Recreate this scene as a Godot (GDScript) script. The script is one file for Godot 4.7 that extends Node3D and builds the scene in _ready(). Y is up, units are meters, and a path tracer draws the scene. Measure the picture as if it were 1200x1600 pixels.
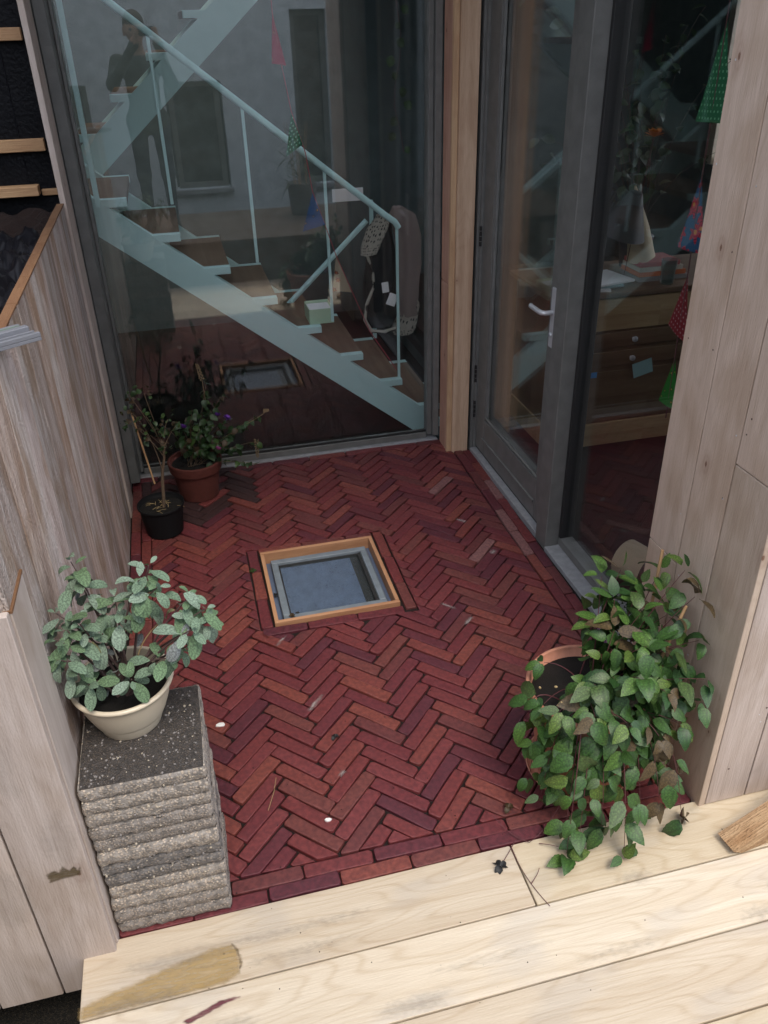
extends Node3D

var rng := RandomNumberGenerator.new()
var counts := {}
var M := {}
var T := {}

func _ready() -> void:
	rng.seed = 20240611
	# ---------- camera, sky, sun, exposure ----------
	var cam := Camera3D.new()
	cam.name = "camera"
	cam.fov = 64.04
	cam.near = 0.02
	cam.far = 300.0
	cam.transform = Transform3D(Basis(Vector3(0.96973, -0.02333, 0.24307), Vector3(0.14426, 0.85788, -0.49319), Vector3(-0.19702, 0.51332, 0.83527)).orthonormalized(), Vector3(0, 2.05, 0))
	add_child(cam)
	cam.current = true
	var sky_mat := ProceduralSkyMaterial.new()
	sky_mat.sky_top_color = Color(0.86, 0.90, 0.97)
	sky_mat.sky_horizon_color = Color(0.90, 0.92, 0.95)
	sky_mat.sky_curve = 0.2
	sky_mat.ground_horizon_color = Color(0.5, 0.5, 0.48)
	sky_mat.ground_bottom_color = Color(0.3, 0.28, 0.26)
	var sky := Sky.new()
	sky.sky_material = sky_mat
	var env := Environment.new()
	env.background_mode = Environment.BG_SKY
	env.sky = sky
	env.background_energy_multiplier = 1.0
	env.tonemap_mode = Environment.TONE_MAPPER_LINEAR
	env.tonemap_exposure = 3.0
	env.sdfgi_enabled = true
	env.ssao_enabled = true
	env.ssil_enabled = true
	var we := WorldEnvironment.new()
	we.name = "world_environment"
	we.environment = env
	add_child(we)
	var sun := DirectionalLight3D.new()
	sun.name = "sun"
	sun.light_energy = 0.3
	sun.light_angular_distance = 25.0
	sun.light_color = Color(1.0, 0.97, 0.93)
	sun.shadow_enabled = true
	sun.rotation_degrees = Vector3(-62, 12, 0)
	add_child(sun)
	make_textures()
	make_materials()
	# ---------- large structure ----------
	build_ground()
	build_walls()
	build_interior_shell()
	build_far_window()
	build_door_wall()
	build_courtyard()
	# ---------- objects ----------
	build_stairs()
	build_paving()
	build_skylight()
	build_deck()
	build_slabs()
	build_planter()
	build_sage()
	build_right_plant()
	build_back_plants()
	build_stair_items()
	build_room_items()
	build_small_things()
	build_person()

# ---------- naming ----------
func put(n: Node3D, called: String, parent: Node = null) -> Node3D:
	if parent == null:
		parent = self
	var key := str(parent.get_instance_id()) + called
	var k: int = counts.get(key, 0)
	counts[key] = k + 1
	n.name = called if k == 0 else "%s_%03d" % [called, k]
	parent.add_child(n, true)
	return n

func tag(n: Node3D, label: String, category: String, group := "") -> Node3D:
	n.set_meta("label", label)
	n.set_meta("category", category)
	if group != "":
		n.set_meta("group", group)
	return n

func thing(called: String, label: String, category: String, at := Vector3.ZERO, group := "") -> Node3D:
	var n := Node3D.new()
	put(n, called)
	n.position = at
	return tag(n, label, category, group)

func structure(called: String, label := "", at := Vector3.ZERO) -> Node3D:
	var n := Node3D.new()
	put(n, called)
	n.position = at
	n.set_meta("kind", "structure")
	if label != "":
		n.set_meta("label", label)
	return n

func obj(called: String, mesh: Mesh, mat: Material, parent: Node = null, at := Vector3.ZERO) -> MeshInstance3D:
	var n := MeshInstance3D.new()
	n.mesh = mesh
	n.material_override = mat
	n.position = at
	put(n, called, parent)
	return n

func sobj(called: String, mesh: Mesh, mat: Material, label: String, at := Vector3.ZERO) -> MeshInstance3D:
	var n := obj(called, mesh, mat, null, at)
	n.set_meta("kind", "structure")
	n.set_meta("label", label)
	return n

# ---------- mesh builder ----------
func mb() -> Dictionary:
	return {"v": PackedVector3Array(), "n": PackedVector3Array(), "u": PackedVector2Array(), "c": PackedColorArray(), "i": PackedInt32Array(), "col": Color.WHITE, "usecol": false}

func commit(b: Dictionary) -> ArrayMesh:
	var a := []
	a.resize(Mesh.ARRAY_MAX)
	a[Mesh.ARRAY_VERTEX] = b.v
	a[Mesh.ARRAY_NORMAL] = b.n
	a[Mesh.ARRAY_TEX_UV] = b.u
	if b.usecol:
		a[Mesh.ARRAY_COLOR] = b.c
	a[Mesh.ARRAY_INDEX] = b.i
	var m := ArrayMesh.new()
	m.add_surface_from_arrays(Mesh.PRIMITIVE_TRIANGLES, a)
	return m

func vert(b: Dictionary, p: Vector3, n: Vector3, uv: Vector2) -> int:
	b.v.append(p)
	b.n.append(n)
	b.u.append(uv)
	b.c.append(b.col)
	return b.v.size() - 1

func tri(b: Dictionary, i: int, j: int, k: int) -> void:
	var p: Vector3 = b.v[i]
	var q: Vector3 = b.v[j]
	var r: Vector3 = b.v[k]
	var nn: Vector3 = b.n[i] + b.n[j] + b.n[k]
	if (q - p).cross(r - p).dot(nn) > 0.0:
		b.i.append_array(PackedInt32Array([i, k, j]))
	else:
		b.i.append_array(PackedInt32Array([i, j, k]))

func quad(b: Dictionary, i: int, j: int, k: int, l: int) -> void:
	tri(b, i, j, k)
	tri(b, i, k, l)

# a box with rounded edges; its grain runs along axis la, uv in metres
func add_box(b: Dictionary, xf: Transform3D, size: Vector3, bev := 0.002, la := 1, uo := Vector2.ZERO) -> void:
	var h := size * 0.5
	bev = minf(bev, minf(h.x, minf(h.y, h.z)) * 0.8)
	var id := {}
	for a in 3:
		var bb := (a + 1) % 3
		var cc := (a + 2) % 3
		for s in [-1, 1]:
			for t in [-1, 1]:
				for w in [-1, 1]:
					var p := Vector3.ZERO
					p[a] = s * h[a]
					p[bb] = t * (h[bb] - bev)
					p[cc] = w * (h[cc] - bev)
					var n := Vector3.ZERO
					n[a] = s
					var u := 0.0
					var v := 0.0
					if a == la:
						u = p[bb]
						v = p[cc]
					else:
						u = p[la]
						var o := 3 - a - la
						v = p[o] + (h[a] + h[o] if s > 0 and a == (la + 1) % 3 else 0.0)
					var sg := {a: s, bb: t, cc: w}
					id[[a, sg[0], sg[1], sg[2]]] = vert(b, xf * p, (xf.basis * n).normalized(), uo + Vector2(u, v))
	for a in 3:
		var bb := (a + 1) % 3
		var cc := (a + 2) % 3
		for s in [-1, 1]:
			var q := []
			for tw in [[-1, -1], [1, -1], [1, 1], [-1, 1]]:
				var sg := [0, 0, 0]
				sg[a] = s
				sg[bb] = tw[0]
				sg[cc] = tw[1]
				q.append(id[[a, sg[0], sg[1], sg[2]]])
			quad(b, q[0], q[1], q[2], q[3])
		# edges parallel to axis a
		for t in [-1, 1]:
			for w in [-1, 1]:
				var e := []
				for s in [-1, 1]:
					var sg := [0, 0, 0]
					sg[a] = s
					sg[bb] = t
					sg[cc] = w
					e.append(id[[bb, sg[0], sg[1], sg[2]]])
					e.append(id[[cc, sg[0], sg[1], sg[2]]])
				quad(b, e[0], e[1], e[3], e[2])
	for s in [-1, 1]:
		for t in [-1, 1]:
			for w in [-1, 1]:
				tri(b, id[[0, s, t, w]], id[[1, s, t, w]], id[[2, s, t, w]])

func box(size: Vector3, bev := 0.002, la := 1, uo := Vector2.ZERO) -> ArrayMesh:
	var b := mb()
	add_box(b, Transform3D.IDENTITY, size, bev, la, uo)
	return commit(b)

# a box given by its two corners
func span(called: String, lo: Vector3, hi: Vector3, mat: Material, parent: Node = null, bev := 0.002, la := 1, uo := Vector2.ZERO) -> MeshInstance3D:
	return obj(called, box(hi - lo, bev, la, uo), mat, parent, (lo + hi) * 0.5)

func add_tube(b: Dictionary, pts: Array, rad: Array, seg := 6, cap := true) -> void:
	var rings := []
	var up := Vector3(0.31, 0.9, 0.27).normalized()
	var run := 0.0
	for i in pts.size():
		var p: Vector3 = pts[i]
		var d: Vector3 = (pts[mini(i + 1, pts.size() - 1)] - pts[maxi(i - 1, 0)]).normalized()
		var x := d.cross(up)
		if x.length() < 0.1:
			x = d.cross(Vector3.RIGHT)
		x = x.normalized()
		var y := x.cross(d).normalized()
		if i > 0:
			run += p.distance_to(pts[i - 1])
		var r: float = rad[mini(i, rad.size() - 1)]
		var ring := []
		for k in seg + 1:
			var a := TAU * k / seg
			var n := x * cos(a) + y * sin(a)
			ring.append(vert(b, p + n * r, n, Vector2(run, a * r)))
		rings.append(ring)
	for i in rings.size() - 1:
		for k in seg:
			quad(b, rings[i][k], rings[i][k + 1], rings[i + 1][k + 1], rings[i + 1][k])
	if cap:
		for e in [0, rings.size() - 1]:
			var q: int = 1 if e == 0 else rings.size() - 2
			var n: Vector3 = (pts[e] - pts[q]).normalized()
			var c := vert(b, pts[e], n, Vector2.ZERO)
			var base := []
			for k in seg + 1:
				base.append(vert(b, b.v[rings[e][k]], n, Vector2.ZERO))
			for k in seg:
				tri(b, c, base[k], base[k + 1])

# profile of (radius, height); sharp corners where a point is given twice
func add_lathe(b: Dictionary, prof: Array, seg := 40, wob := 0.0) -> void:
	var n := prof.size()
	var ids := []
	var run := 0.0
	for i in n:
		var p: Vector2 = prof[i]
		var pa: Vector2 = prof[i - 1] if i > 0 and not prof[i - 1].is_equal_approx(p) else p
		var pb: Vector2 = prof[i + 1] if i < n - 1 and not prof[i + 1].is_equal_approx(p) else p
		var d := (pb - pa).normalized()
		var nn := Vector2(d.y, -d.x)
		if i > 0:
			run += p.distance_to(prof[i - 1])
		var ring := []
		for k in seg + 1:
			var a := TAU * k / seg
			var r := p.x * (1.0 + wob * sin(a * 3.0 + 1.0) + wob * 0.7 * sin(a * 5.0))
			ring.append(vert(b, Vector3(cos(a) * r, p.y, sin(a) * r), Vector3(cos(a) * nn.x, nn.y, sin(a) * nn.x).normalized(), Vector2(a * 0.15, run)))
		ids.append(ring)
	for i in n - 1:
		if prof[i].is_equal_approx(prof[i + 1]):
			continue
		for k in seg:
			if prof[i].x > 1e-5:
				tri(b, ids[i][k], ids[i][k + 1], ids[i + 1][k + 1])
			if prof[i + 1].x > 1e-5:
				tri(b, ids[i][k], ids[i + 1][k + 1], ids[i + 1][k])

func lathe(prof: Array, seg := 40, wob := 0.0) -> ArrayMesh:
	var b := mb()
	add_lathe(b, prof, seg, wob)
	return commit(b)

# a plan outline raised to height top, its upper edge rounded
func add_slab(b: Dictionary, poly: PackedVector2Array, top: float, bottom: float, bev: float) -> void:
	var n := poly.size()
	var c := Vector2.ZERO
	for p in poly:
		c += p
	c /= n
	if Geometry2D.is_polygon_clockwise(poly):
		poly.reverse()
	var lowi := []
	var side := []
	var topi := []
	for i in n:
		var p := poly[i]
		var d1 := (p - poly[(i + n - 1) % n]).normalized()
		var d2 := (poly[(i + 1) % n] - p).normalized()
		var out := (Vector2(d1.y, -d1.x) + Vector2(d2.y, -d2.x)).normalized()
		if (p + out * 0.001 - c).length() < (p - c).length():
			out = -out
		var inw := minf(bev * 1.3, (p - c).length() * 0.4)
		var on := Vector3(out.x, 0, out.y)
		lowi.append(vert(b, Vector3(p.x, bottom, p.y), on, Vector2(p.x, p.y)))
		side.append(vert(b, Vector3(p.x, top - bev, p.y), on, Vector2(p.x, p.y)))
		var q := p - out * inw
		topi.append(vert(b, Vector3(q.x, top, q.y), Vector3.UP, Vector2(q.x, q.y)))
	for i in n:
		var j := (i + 1) % n
		quad(b, lowi[i], lowi[j], side[j], side[i])
		quad(b, side[i], side[j], topi[j], topi[i])
	var cc := vert(b, Vector3(c.x, top, c.y), Vector3.UP, c)
	for i in n:
		tri(b, cc, topi[i], topi[(i + 1) % n])

# a leaf along +y, its face to +z; w(t) by a list of half widths
func leaf_mesh(widths: Array, length: float, fold: float, curl: float, wave := 0.0) -> ArrayMesh:
	var b := mb()
	var n := widths.size()
	var rows := []
	for i in n:
		var t := float(i) / (n - 1)
		var w: float = widths[i]
		var ang := curl * t
		var y := length * (sin(ang) / curl if absf(curl) > 0.01 else t)
		var z := -length * ((1.0 - cos(ang)) / curl if absf(curl) > 0.01 else 0.0)
		var mid := Vector3(0, y, z)
		var ny := Vector3(0, sin(ang), cos(ang))
		var row := []
		for s in [-1, 0, 1]:
			var zz := absf(s) * (w * fold + wave * sin(t * 9.0 + s))
			var p: Vector3 = mid + Vector3(s * w, 0, 0) + ny * zz
			var nn: Vector3 = (ny + Vector3(-s * fold, 0, 0)).normalized()
			row.append(vert(b, p, nn, Vector2(0.5 + 0.5 * s * (w / 0.5 if false else 1.0) * (widths[i] / widths.max()), 1.0 - t)))
		rows.append(row)
	for i in n - 1:
		for k in 2:
			quad(b, rows[i][k], rows[i][k + 1], rows[i + 1][k + 1], rows[i + 1][k])
	return commit(b)

func leaf_xf(at: Vector3, dir: Vector3, face: Vector3, s: float) -> Transform3D:
	var y := dir.normalized()
	var x := y.cross(face)
	if x.length() < 0.05:
		x = y.cross(Vector3(0.3, 0.2, 0.9))
	x = x.normalized()
	var z := x.cross(y).normalized()
	return Transform3D(Basis(x * s, y * s, z * s), at)

func rv(s: float) -> Vector3:
	return Vector3(rng.randf_range(-s, s), rng.randf_range(-s, s), rng.randf_range(-s, s))

func ngon(r: float, n: int, jit := 0.3, sx := 1.0, sy := 1.0) -> PackedVector2Array:
	var p := PackedVector2Array()
	for k in n:
		var a := TAU * k / n
		p.append(Vector2(cos(a) * sx, sin(a) * sy) * r * (1.0 + rng.randf_range(-jit, jit)))
	return p

# ---------- textures ----------
func noise_bytes(w: int, h: int, w0: int, h0: int, sd: int, freq: float, kind := FastNoiseLite.TYPE_SIMPLEX_SMOOTH, oct := 3) -> PackedByteArray:
	var nz := FastNoiseLite.new()
	nz.seed = sd
	nz.noise_type = kind
	nz.frequency = freq
	nz.fractal_octaves = oct
	var im := nz.get_image(w0, h0)
	im.convert(Image.FORMAT_L8)
	if w0 != w or h0 != h:
		im.resize(w, h, Image.INTERPOLATE_CUBIC)
	return im.get_data()

func normal_tex(height: PackedByteArray, w: int, h: int, amount: float) -> ImageTexture:
	var im := Image.create_from_data(w, h, false, Image.FORMAT_L8, height)
	im.convert(Image.FORMAT_RGBA8)
	im.bump_map_to_normal_map(amount)
	return ImageTexture.create_from_image(im)

# wood: grain along u. lo, hi, stain are sRGB colours
func wood_tex(key: String, sd: int, lo: Color, hi: Color, stain: Color, ring: float, streak: float, stain_amt: float, knots: int, rough: float, broadamt := 0.9, ringamt := 0.14) -> void:
	var w := 1536
	var h := 512
	var fine := noise_bytes(w, h, 110, 512, sd, 0.28)
	var broad := noise_bytes(w, h, 20, 128, sd + 1, 0.12)
	var warp := noise_bytes(w, h, 40, 60, sd + 2, 0.09, FastNoiseLite.TYPE_SIMPLEX_SMOOTH, 2)
	var blot := noise_bytes(w, h, 128, 60, sd + 3, 0.06, FastNoiseLite.TYPE_SIMPLEX_SMOOTH, 4)
	var speck := noise_bytes(w, h, 768, 512, sd + 4, 0.4, FastNoiseLite.TYPE_SIMPLEX_SMOOTH, 2)
	var r := RandomNumberGenerator.new()
	r.seed = sd
	var kn := []
	for k in knots:
		kn.append(Vector3(r.randf() * w, r.randf() * h, r.randf_range(5.0, 11.0)))
	var out := PackedByteArray()
	out.resize(w * h * 3)
	var hg := PackedByteArray()
	hg.resize(w * h)
	var o := 0
	for y in h:
		for x in w:
			var i := y * w + x
			var f := fine[i] / 255.0
			var g := sin(y * ring + (warp[i] / 255.0 - 0.5) * 38.0) * 0.5 + 0.5
			var t := 0.5 + (f - 0.5) * streak + (broad[i] / 255.0 - 0.5) * broadamt - (pow(g, 5.0) - 0.2) * ringamt + (speck[i] / 255.0 - 0.5) * 0.16
			var s := clampf((blot[i] / 255.0 - 0.52) * 4.0, 0.0, 1.0) * stain_amt + clampf((0.33 - f) * 5.0, 0.0, 1.0) * 0.35 * stain_amt
			t = clampf(t, 0.0, 1.0)
			var cr := lo.r + (hi.r - lo.r) * t
			var cg := lo.g + (hi.g - lo.g) * t
			var cb := lo.b + (hi.b - lo.b) * t
			cr += (stain.r - cr) * s
			cg += (stain.g - cg) * s
			cb += (stain.b - cb) * s
			out[o] = int(clampf(cr, 0, 1) * 255.0)
			out[o + 1] = int(clampf(cg, 0, 1) * 255.0)
			out[o + 2] = int(clampf(cb, 0, 1) * 255.0)
			o += 3
			hg[i] = int(clampf(0.5 + (f - 0.5) * 0.8 + (speck[i] / 255.0 - 0.5) * 0.5, 0, 1) * 255.0)
	for k in kn:
		var kr: float = k.z
		for dy in range(-int(kr * 2.2), int(kr * 2.2)):
			for dx in range(-int(kr * 3.5), int(kr * 3.5)):
				var px := int(k.x) + dx
				var py := int(k.y) + dy
				if px < 0 or py < 0 or px >= w or py >= h:
					continue
				var d := sqrt(dx * dx / 2.2 + dy * dy) / kr
				var a := 0.0
				if d < 0.28:
					a = 0.5
				elif d < 2.0:
					a = (0.15 + 0.04 * sin(d * 8.0)) * (2.0 - d) * 0.5
				if a > 0.0:
					var q := (py * w + px) * 3
					for c in 3:
						out[q + c] = int(out[q + c] * (1.0 - a * [0.7, 0.9, 1.0][c]))
	var im := Image.create_from_data(w, h, false, Image.FORMAT_RGB8, out)
	T[key] = ImageTexture.create_from_image(im)
	T[key + "_n"] = normal_tex(hg, w, h, rough)

func make_textures() -> void:
	wood_tex("pale", 11, Color8(196, 177, 150), Color8(226, 214, 193), Color8(186, 178, 168), 0.13, 0.26, 0.3, 6, 1.0, 0.5, 0.34)
	wood_tex("grey", 23, Color8(180, 164, 152), Color8(216, 203, 194), Color8(166, 146, 128), 0.15, 0.2, 0.36, 14, 1.1, 0.55, 0.15)
	wood_tex("rough", 37, Color8(168, 150, 139), Color8(218, 207, 202), Color8(154, 124, 98), 0.1, 1.1, 0.5, 3, 5.0, 1.0, 0.1)
	wood_tex("tan", 51, Color8(184, 150, 122), Color8(216, 186, 158), Color8(168, 130, 104), 0.16, 0.4, 0.3, 10, 1.4, 0.8, 0.16)
	# brick: pitted fired clay
	var w := 512
	var a := noise_bytes(w, w, w, w, 71, 0.02, FastNoiseLite.TYPE_SIMPLEX_SMOOTH, 5)
	var c := noise_bytes(w, w, w, w, 72, 0.11, FastNoiseLite.TYPE_SIMPLEX, 3)
	var d := noise_bytes(w, w, w, w, 73, 0.3, FastNoiseLite.TYPE_SIMPLEX, 2)
	var px := PackedByteArray()
	px.resize(w * w * 3)
	var hg := PackedByteArray()
	hg.resize(w * w)
	for i in w * w:
		var v := 0.86 + (a[i] / 255.0 - 0.5) * 0.36 + (d[i] / 255.0 - 0.5) * 0.2
		if c[i] < 40:
			v *= 0.72
		var sp := 0.0
		if d[i] > 212:
			sp = 0.14
		px[i * 3] = int(clampf(v + sp, 0, 1) * 255)
		px[i * 3 + 1] = int(clampf(v + sp + (a[i] / 255.0 - 0.5) * 0.08, 0, 1) * 255)
		px[i * 3 + 2] = int(clampf(v + sp, 0, 1) * 255)
		hg[i] = int(clampf(0.5 + (c[i] / 255.0 - 0.5) * 0.8 + (d[i] / 255.0 - 0.5) * 0.4, 0, 1) * 255)
	T.brick = ImageTexture.create_from_image(Image.create_from_data(w, w, false, Image.FORMAT_RGB8, px))
	T.brick_n = normal_tex(hg, w, w, 3.0)
	# washed aggregate: pebbles in grey cement
	var cv := FastNoiseLite.new()
	cv.seed = 5
	cv.noise_type = FastNoiseLite.TYPE_CELLULAR
	cv.frequency = 0.085
	cv.fractal_type = FastNoiseLite.FRACTAL_NONE
	cv.cellular_return_type = FastNoiseLite.RETURN_CELL_VALUE
	var iv := cv.get_image(w, w)
	iv.convert(Image.FORMAT_L8)
	cv.cellular_return_type = FastNoiseLite.RETURN_DISTANCE
	var idd := cv.get_image(w, w)
	idd.convert(Image.FORMAT_L8)
	var bv := iv.get_data()
	var bd := idd.get_data()
	for i in w * w:
		var dd := bd[i] / 255.0
		var val := bv[i] / 255.0
		var inside := clampf((0.46 - dd) * 5.0, 0.0, 1.0)
		var g := 0.60 + (a[i] / 255.0 - 0.5) * 0.3 + (d[i] / 255.0 - 0.5) * 0.3
		var pb := 0.50 + val * 0.34
		var col := Vector3(g, g * 0.98, g * 0.96)
		if val > 0.42:
			col = col.lerp(Vector3(pb * 1.06, pb, pb * 0.93), inside)
		for k in 3:
			px[i * 3 + k] = int(clampf(col[k], 0, 1) * 255)
		hg[i] = int(clampf(0.25 + inside * 0.5 * (0.4 + val) + (d[i] / 255.0 - 0.5) * 0.25, 0, 1) * 255)
	T.agg = ImageTexture.create_from_image(Image.create_from_data(w, w, false, Image.FORMAT_RGB8, px))
	T.agg_n = normal_tex(hg, w, w, 7.0)
	# plain mottling
	for i in w * w:
		var v := 0.92 + (a[i] / 255.0 - 0.5) * 0.14 + (d[i] / 255.0 - 0.5) * 0.05
		for k in 3:
			px[i * 3 + k] = int(clampf(v, 0, 1) * 255)
	T.mottle = ImageTexture.create_from_image(Image.create_from_data(w, w, false, Image.FORMAT_RGB8, px))
	# soil
	for i in w * w:
		var v := 0.5 + (d[i] / 255.0 - 0.5) * 0.9 + (c[i] / 255.0 - 0.5) * 0.7
		px[i * 3] = int(clampf(v, 0, 1) * 255)
		px[i * 3 + 1] = int(clampf(v * 0.94, 0, 1) * 255)
		px[i * 3 + 2] = int(clampf(v * 0.88, 0, 1) * 255)
	T.soil = ImageTexture.create_from_image(Image.create_from_data(w, w, false, Image.FORMAT_RGB8, px))
	T.soil_n = normal_tex(d, w, w, 8.0)
	# leaves: veins along v
	leaf_tex("leaf_green", Color(0.72, 0.80, 0.66), Color(0.98, 1.0, 0.86), 0.0, 91)
	leaf_tex("leaf_sage", Color(0.86, 0.88, 0.86), Color(0.92, 0.96, 0.92), 0.28, 92)
	leaf_tex("leaf_bronze", Color(0.80, 0.72, 0.62), Color(1.0, 0.9, 0.7), 0.0, 93)

func leaf_tex(key: String, base: Color, vein: Color, speck: float, sd: int) -> void:
	var w := 96
	var h := 160
	var nz := noise_bytes(w, h, w, h, sd, 0.06, FastNoiseLite.TYPE_SIMPLEX_SMOOTH, 3)
	var n2 := noise_bytes(w, h, w, h, sd + 5, 0.22, FastNoiseLite.TYPE_SIMPLEX, 2)
	var im := Image.create(w, h, false, Image.FORMAT_RGB8)
	for y in h:
		for x in w:
			var u := absf(x / float(w - 1) - 0.5) * 2.0
			var v := 1.0 - y / float(h - 1)
			var side := fposmod((v - u * 0.42) * 7.0, 1.0)
			var vv := clampf(1.0 - u * 14.0, 0, 1) + clampf(1.0 - absf(side - 0.5) * 9.0, 0, 1) * 0.5 * clampf(1.1 - u, 0, 1)
			var c := base.lerp(vein, clampf(vv, 0, 1) * 0.75)
			c = c * (0.86 + (nz[y * w + x] / 255.0 - 0.5) * 0.5)
			if speck > 0.0 and n2[y * w + x] > 186:
				c = c.lerp(Color(1, 1, 1), speck)
			c.a = 1.0
			im.set_pixel(x, y, c)
	T[key] = ImageTexture.create_from_image(im)

# ---------- materials (colours linear) ----------
func mat(r: float, g: float, b: float, rough := 0.7, metal := 0.0) -> StandardMaterial3D:
	var m := StandardMaterial3D.new()
	m.albedo_color = Color(r, g, b).linear_to_srgb()
	m.roughness = rough
	m.metallic = metal
	return m

func tri_tex(m: StandardMaterial3D, key: String, scale: float, nkey := "", ns := 1.0, world := true) -> StandardMaterial3D:
	m.albedo_texture = T[key]
	m.uv1_triplanar = true
	m.uv1_world_triplanar = world
	m.uv1_scale = Vector3.ONE * scale
	if nkey != "":
		m.normal_enabled = true
		m.normal_texture = T[nkey]
		m.normal_scale = ns
	return m

func wood(key: String, tint: Color, rough := 0.75, ns := 0.6) -> StandardMaterial3D:
	var m := StandardMaterial3D.new()
	m.albedo_color = tint
	m.albedo_texture = T[key]
	m.uv1_scale = Vector3(1.0 / 3.2, 1.0 / 0.8, 1)
	m.normal_enabled = true
	m.normal_texture = T[key + "_n"]
	m.normal_scale = ns
	m.roughness = rough
	return m

func leafmat(key: String, r: float, g: float, b: float, rough := 0.5) -> StandardMaterial3D:
	var m := mat(r, g, b, rough)
	m.albedo_texture = T[key]
	m.backlight_enabled = true
	m.backlight = Color(0.35, 0.35, 0.3)
	m.cull_mode = BaseMaterial3D.CULL_DISABLED
	return m

func make_materials() -> void:
	M.brick = []
	for c in [Vector3(0.195, 0.034, 0.036), Vector3(0.159, 0.026, 0.035), Vector3(0.218, 0.046, 0.040), Vector3(0.242, 0.057, 0.044), Vector3(0.118, 0.021, 0.034), Vector3(0.183, 0.032, 0.036), Vector3(0.206, 0.039, 0.043), Vector3(0.183, 0.046, 0.041), Vector3(0.136, 0.024, 0.035), Vector3(0.171, 0.028, 0.035), Vector3(0.159, 0.037, 0.038)]:
		M.brick.append(tri_tex(mat(c.x, c.y, c.z, 0.55), "brick", 4.6, "brick_n", 0.9))
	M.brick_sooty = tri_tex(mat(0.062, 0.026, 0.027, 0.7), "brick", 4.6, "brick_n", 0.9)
	M.brick_limed = tri_tex(mat(0.27, 0.115, 0.11, 0.8), "brick", 5.5, "brick_n", 1.0)
	M.sand = tri_tex(mat(0.052, 0.027, 0.024, 0.95), "soil", 5.0, "soil_n", 1.0)
	M.soil = tri_tex(mat(0.022, 0.017, 0.013, 0.9), "soil", 7.0, "soil_n", 1.2)
	M.mulch = tri_tex(mat(0.075, 0.028, 0.02, 0.9), "soil", 3.0, "soil_n", 1.5)
	M.earth = tri_tex(mat(0.05, 0.045, 0.035, 0.95), "soil", 1.3, "soil_n", 1.0)
	M.pale = []
	for c in [Color(0.97, 0.97, 0.98), Color(0.91, 0.90, 0.90), Color(0.92, 0.91, 0.89)]:
		M.pale.append(wood("pale", c, 0.6, 0.35))
	M.grey = []
	for c in [Color(1, 1, 1), Color(0.96, 0.95, 0.95), Color(1.0, 0.98, 0.96), Color(0.93, 0.93, 0.94)]:
		M.grey.append(wood("grey", c, 0.7, 0.5))
	M.grey_warm = [wood("grey", Color(0.97, 0.93, 0.88), 0.7, 0.5), wood("grey", Color(0.95, 0.92, 0.88), 0.7, 0.5), wood("grey", Color(0.99, 0.95, 0.91), 0.7, 0.5)]
	M.grey_cool = [wood("grey", Color(0.94, 0.935, 0.945), 0.7, 0.5), wood("grey", Color(0.97, 0.96, 0.96), 0.7, 0.5)]
	M.rough = []
	for c in [Color(1, 1, 1), Color(0.9, 0.9, 0.9), Color(0.97, 0.93, 0.9), Color(1.0, 0.98, 0.98), Color(0.86, 0.84, 0.83)]:
		M.rough.append(wood("rough", c, 0.85, 1.0))
	M.tan = [wood("tan", Color(1, 1, 1), 0.7, 0.5), wood("tan", Color(0.92, 0.84, 0.86), 0.7, 0.5), wood("tan", Color(1.0, 0.98, 0.92), 0.7, 0.5)]
	M.batten = wood("tan", Color(0.88, 0.83, 0.74), 0.75, 0.6)
	M.cut = wood("tan", Color(0.60, 0.52, 0.44), 0.9, 1.0)
	M.skyframe = wood("tan", Color(0.88, 0.78, 0.70), 0.65, 0.5)
	M.wetstain = wood("pale", Color(0.80, 0.74, 0.60), 0.5, 0.4)
	M.brownstain = wood("tan", Color(0.58, 0.58, 0.54), 0.6, 0.4)
	M.redstain = mat(0.16, 0.06, 0.07, 0.5)
	M.beam = wood("rough", Color(0.92, 0.82, 0.66), 0.8, 0.8)
	M.frame = tri_tex(mat(0.185, 0.183, 0.172, 0.42), "mottle", 1.0)
	M.frame_dark = mat(0.02, 0.02, 0.02, 0.6)
	M.sill = tri_tex(mat(0.34, 0.34, 0.35, 0.55), "mottle", 2.0)
	M.glass = glass(0.008)
	M.wet_glass = glass(0.02)
	M.wet_glass.roughness = 0.22
	M.steel = mat(0.58, 0.58, 0.60, 0.36, 0.35)
	M.alu = mat(0.20, 0.205, 0.23, 0.5, 0.3)
	M.green_strip = mat(0.18, 0.62, 0.08, 0.45)
	M.hinge = mat(0.015, 0.015, 0.015, 0.5)
	M.mint = mat(0.50, 0.74, 0.71, 0.5)
	M.tread = wood("tan", Color(0.55, 0.56, 0.54), 0.6, 0.4)
	M.agg_top = tri_tex(mat(0.155, 0.14, 0.135, 0.6), "agg", 4.2, "agg_n", 1.4)
	M.agg = tri_tex(mat(0.84, 0.79, 0.75, 0.9), "agg", 3.4, "agg_n", 0.6)
	M.agg2 = tri_tex(mat(0.68, 0.64, 0.62, 0.9), "agg", 4.0, "agg_n", 0.6)
	M.agg3 = tri_tex(mat(0.48, 0.47, 0.48, 0.9), "agg", 3.0, "agg_n", 0.6)
	M.cream = mat(0.62, 0.53, 0.40, 0.28)
	M.terra = tri_tex(mat(0.58, 0.25, 0.16, 0.75), "mottle", 3.0, "brick_n", 0.2)
	M.terra_red = tri_tex(mat(0.12, 0.027, 0.018, 0.8), "mottle", 3.0, "brick_n", 0.2)
	M.blackpot = mat(0.012, 0.012, 0.013, 0.5)
	M.membrane = tri_tex(mat(0.010, 0.010, 0.012, 0.45), "mottle", 0.7, "brick_n", 0.3)
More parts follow.
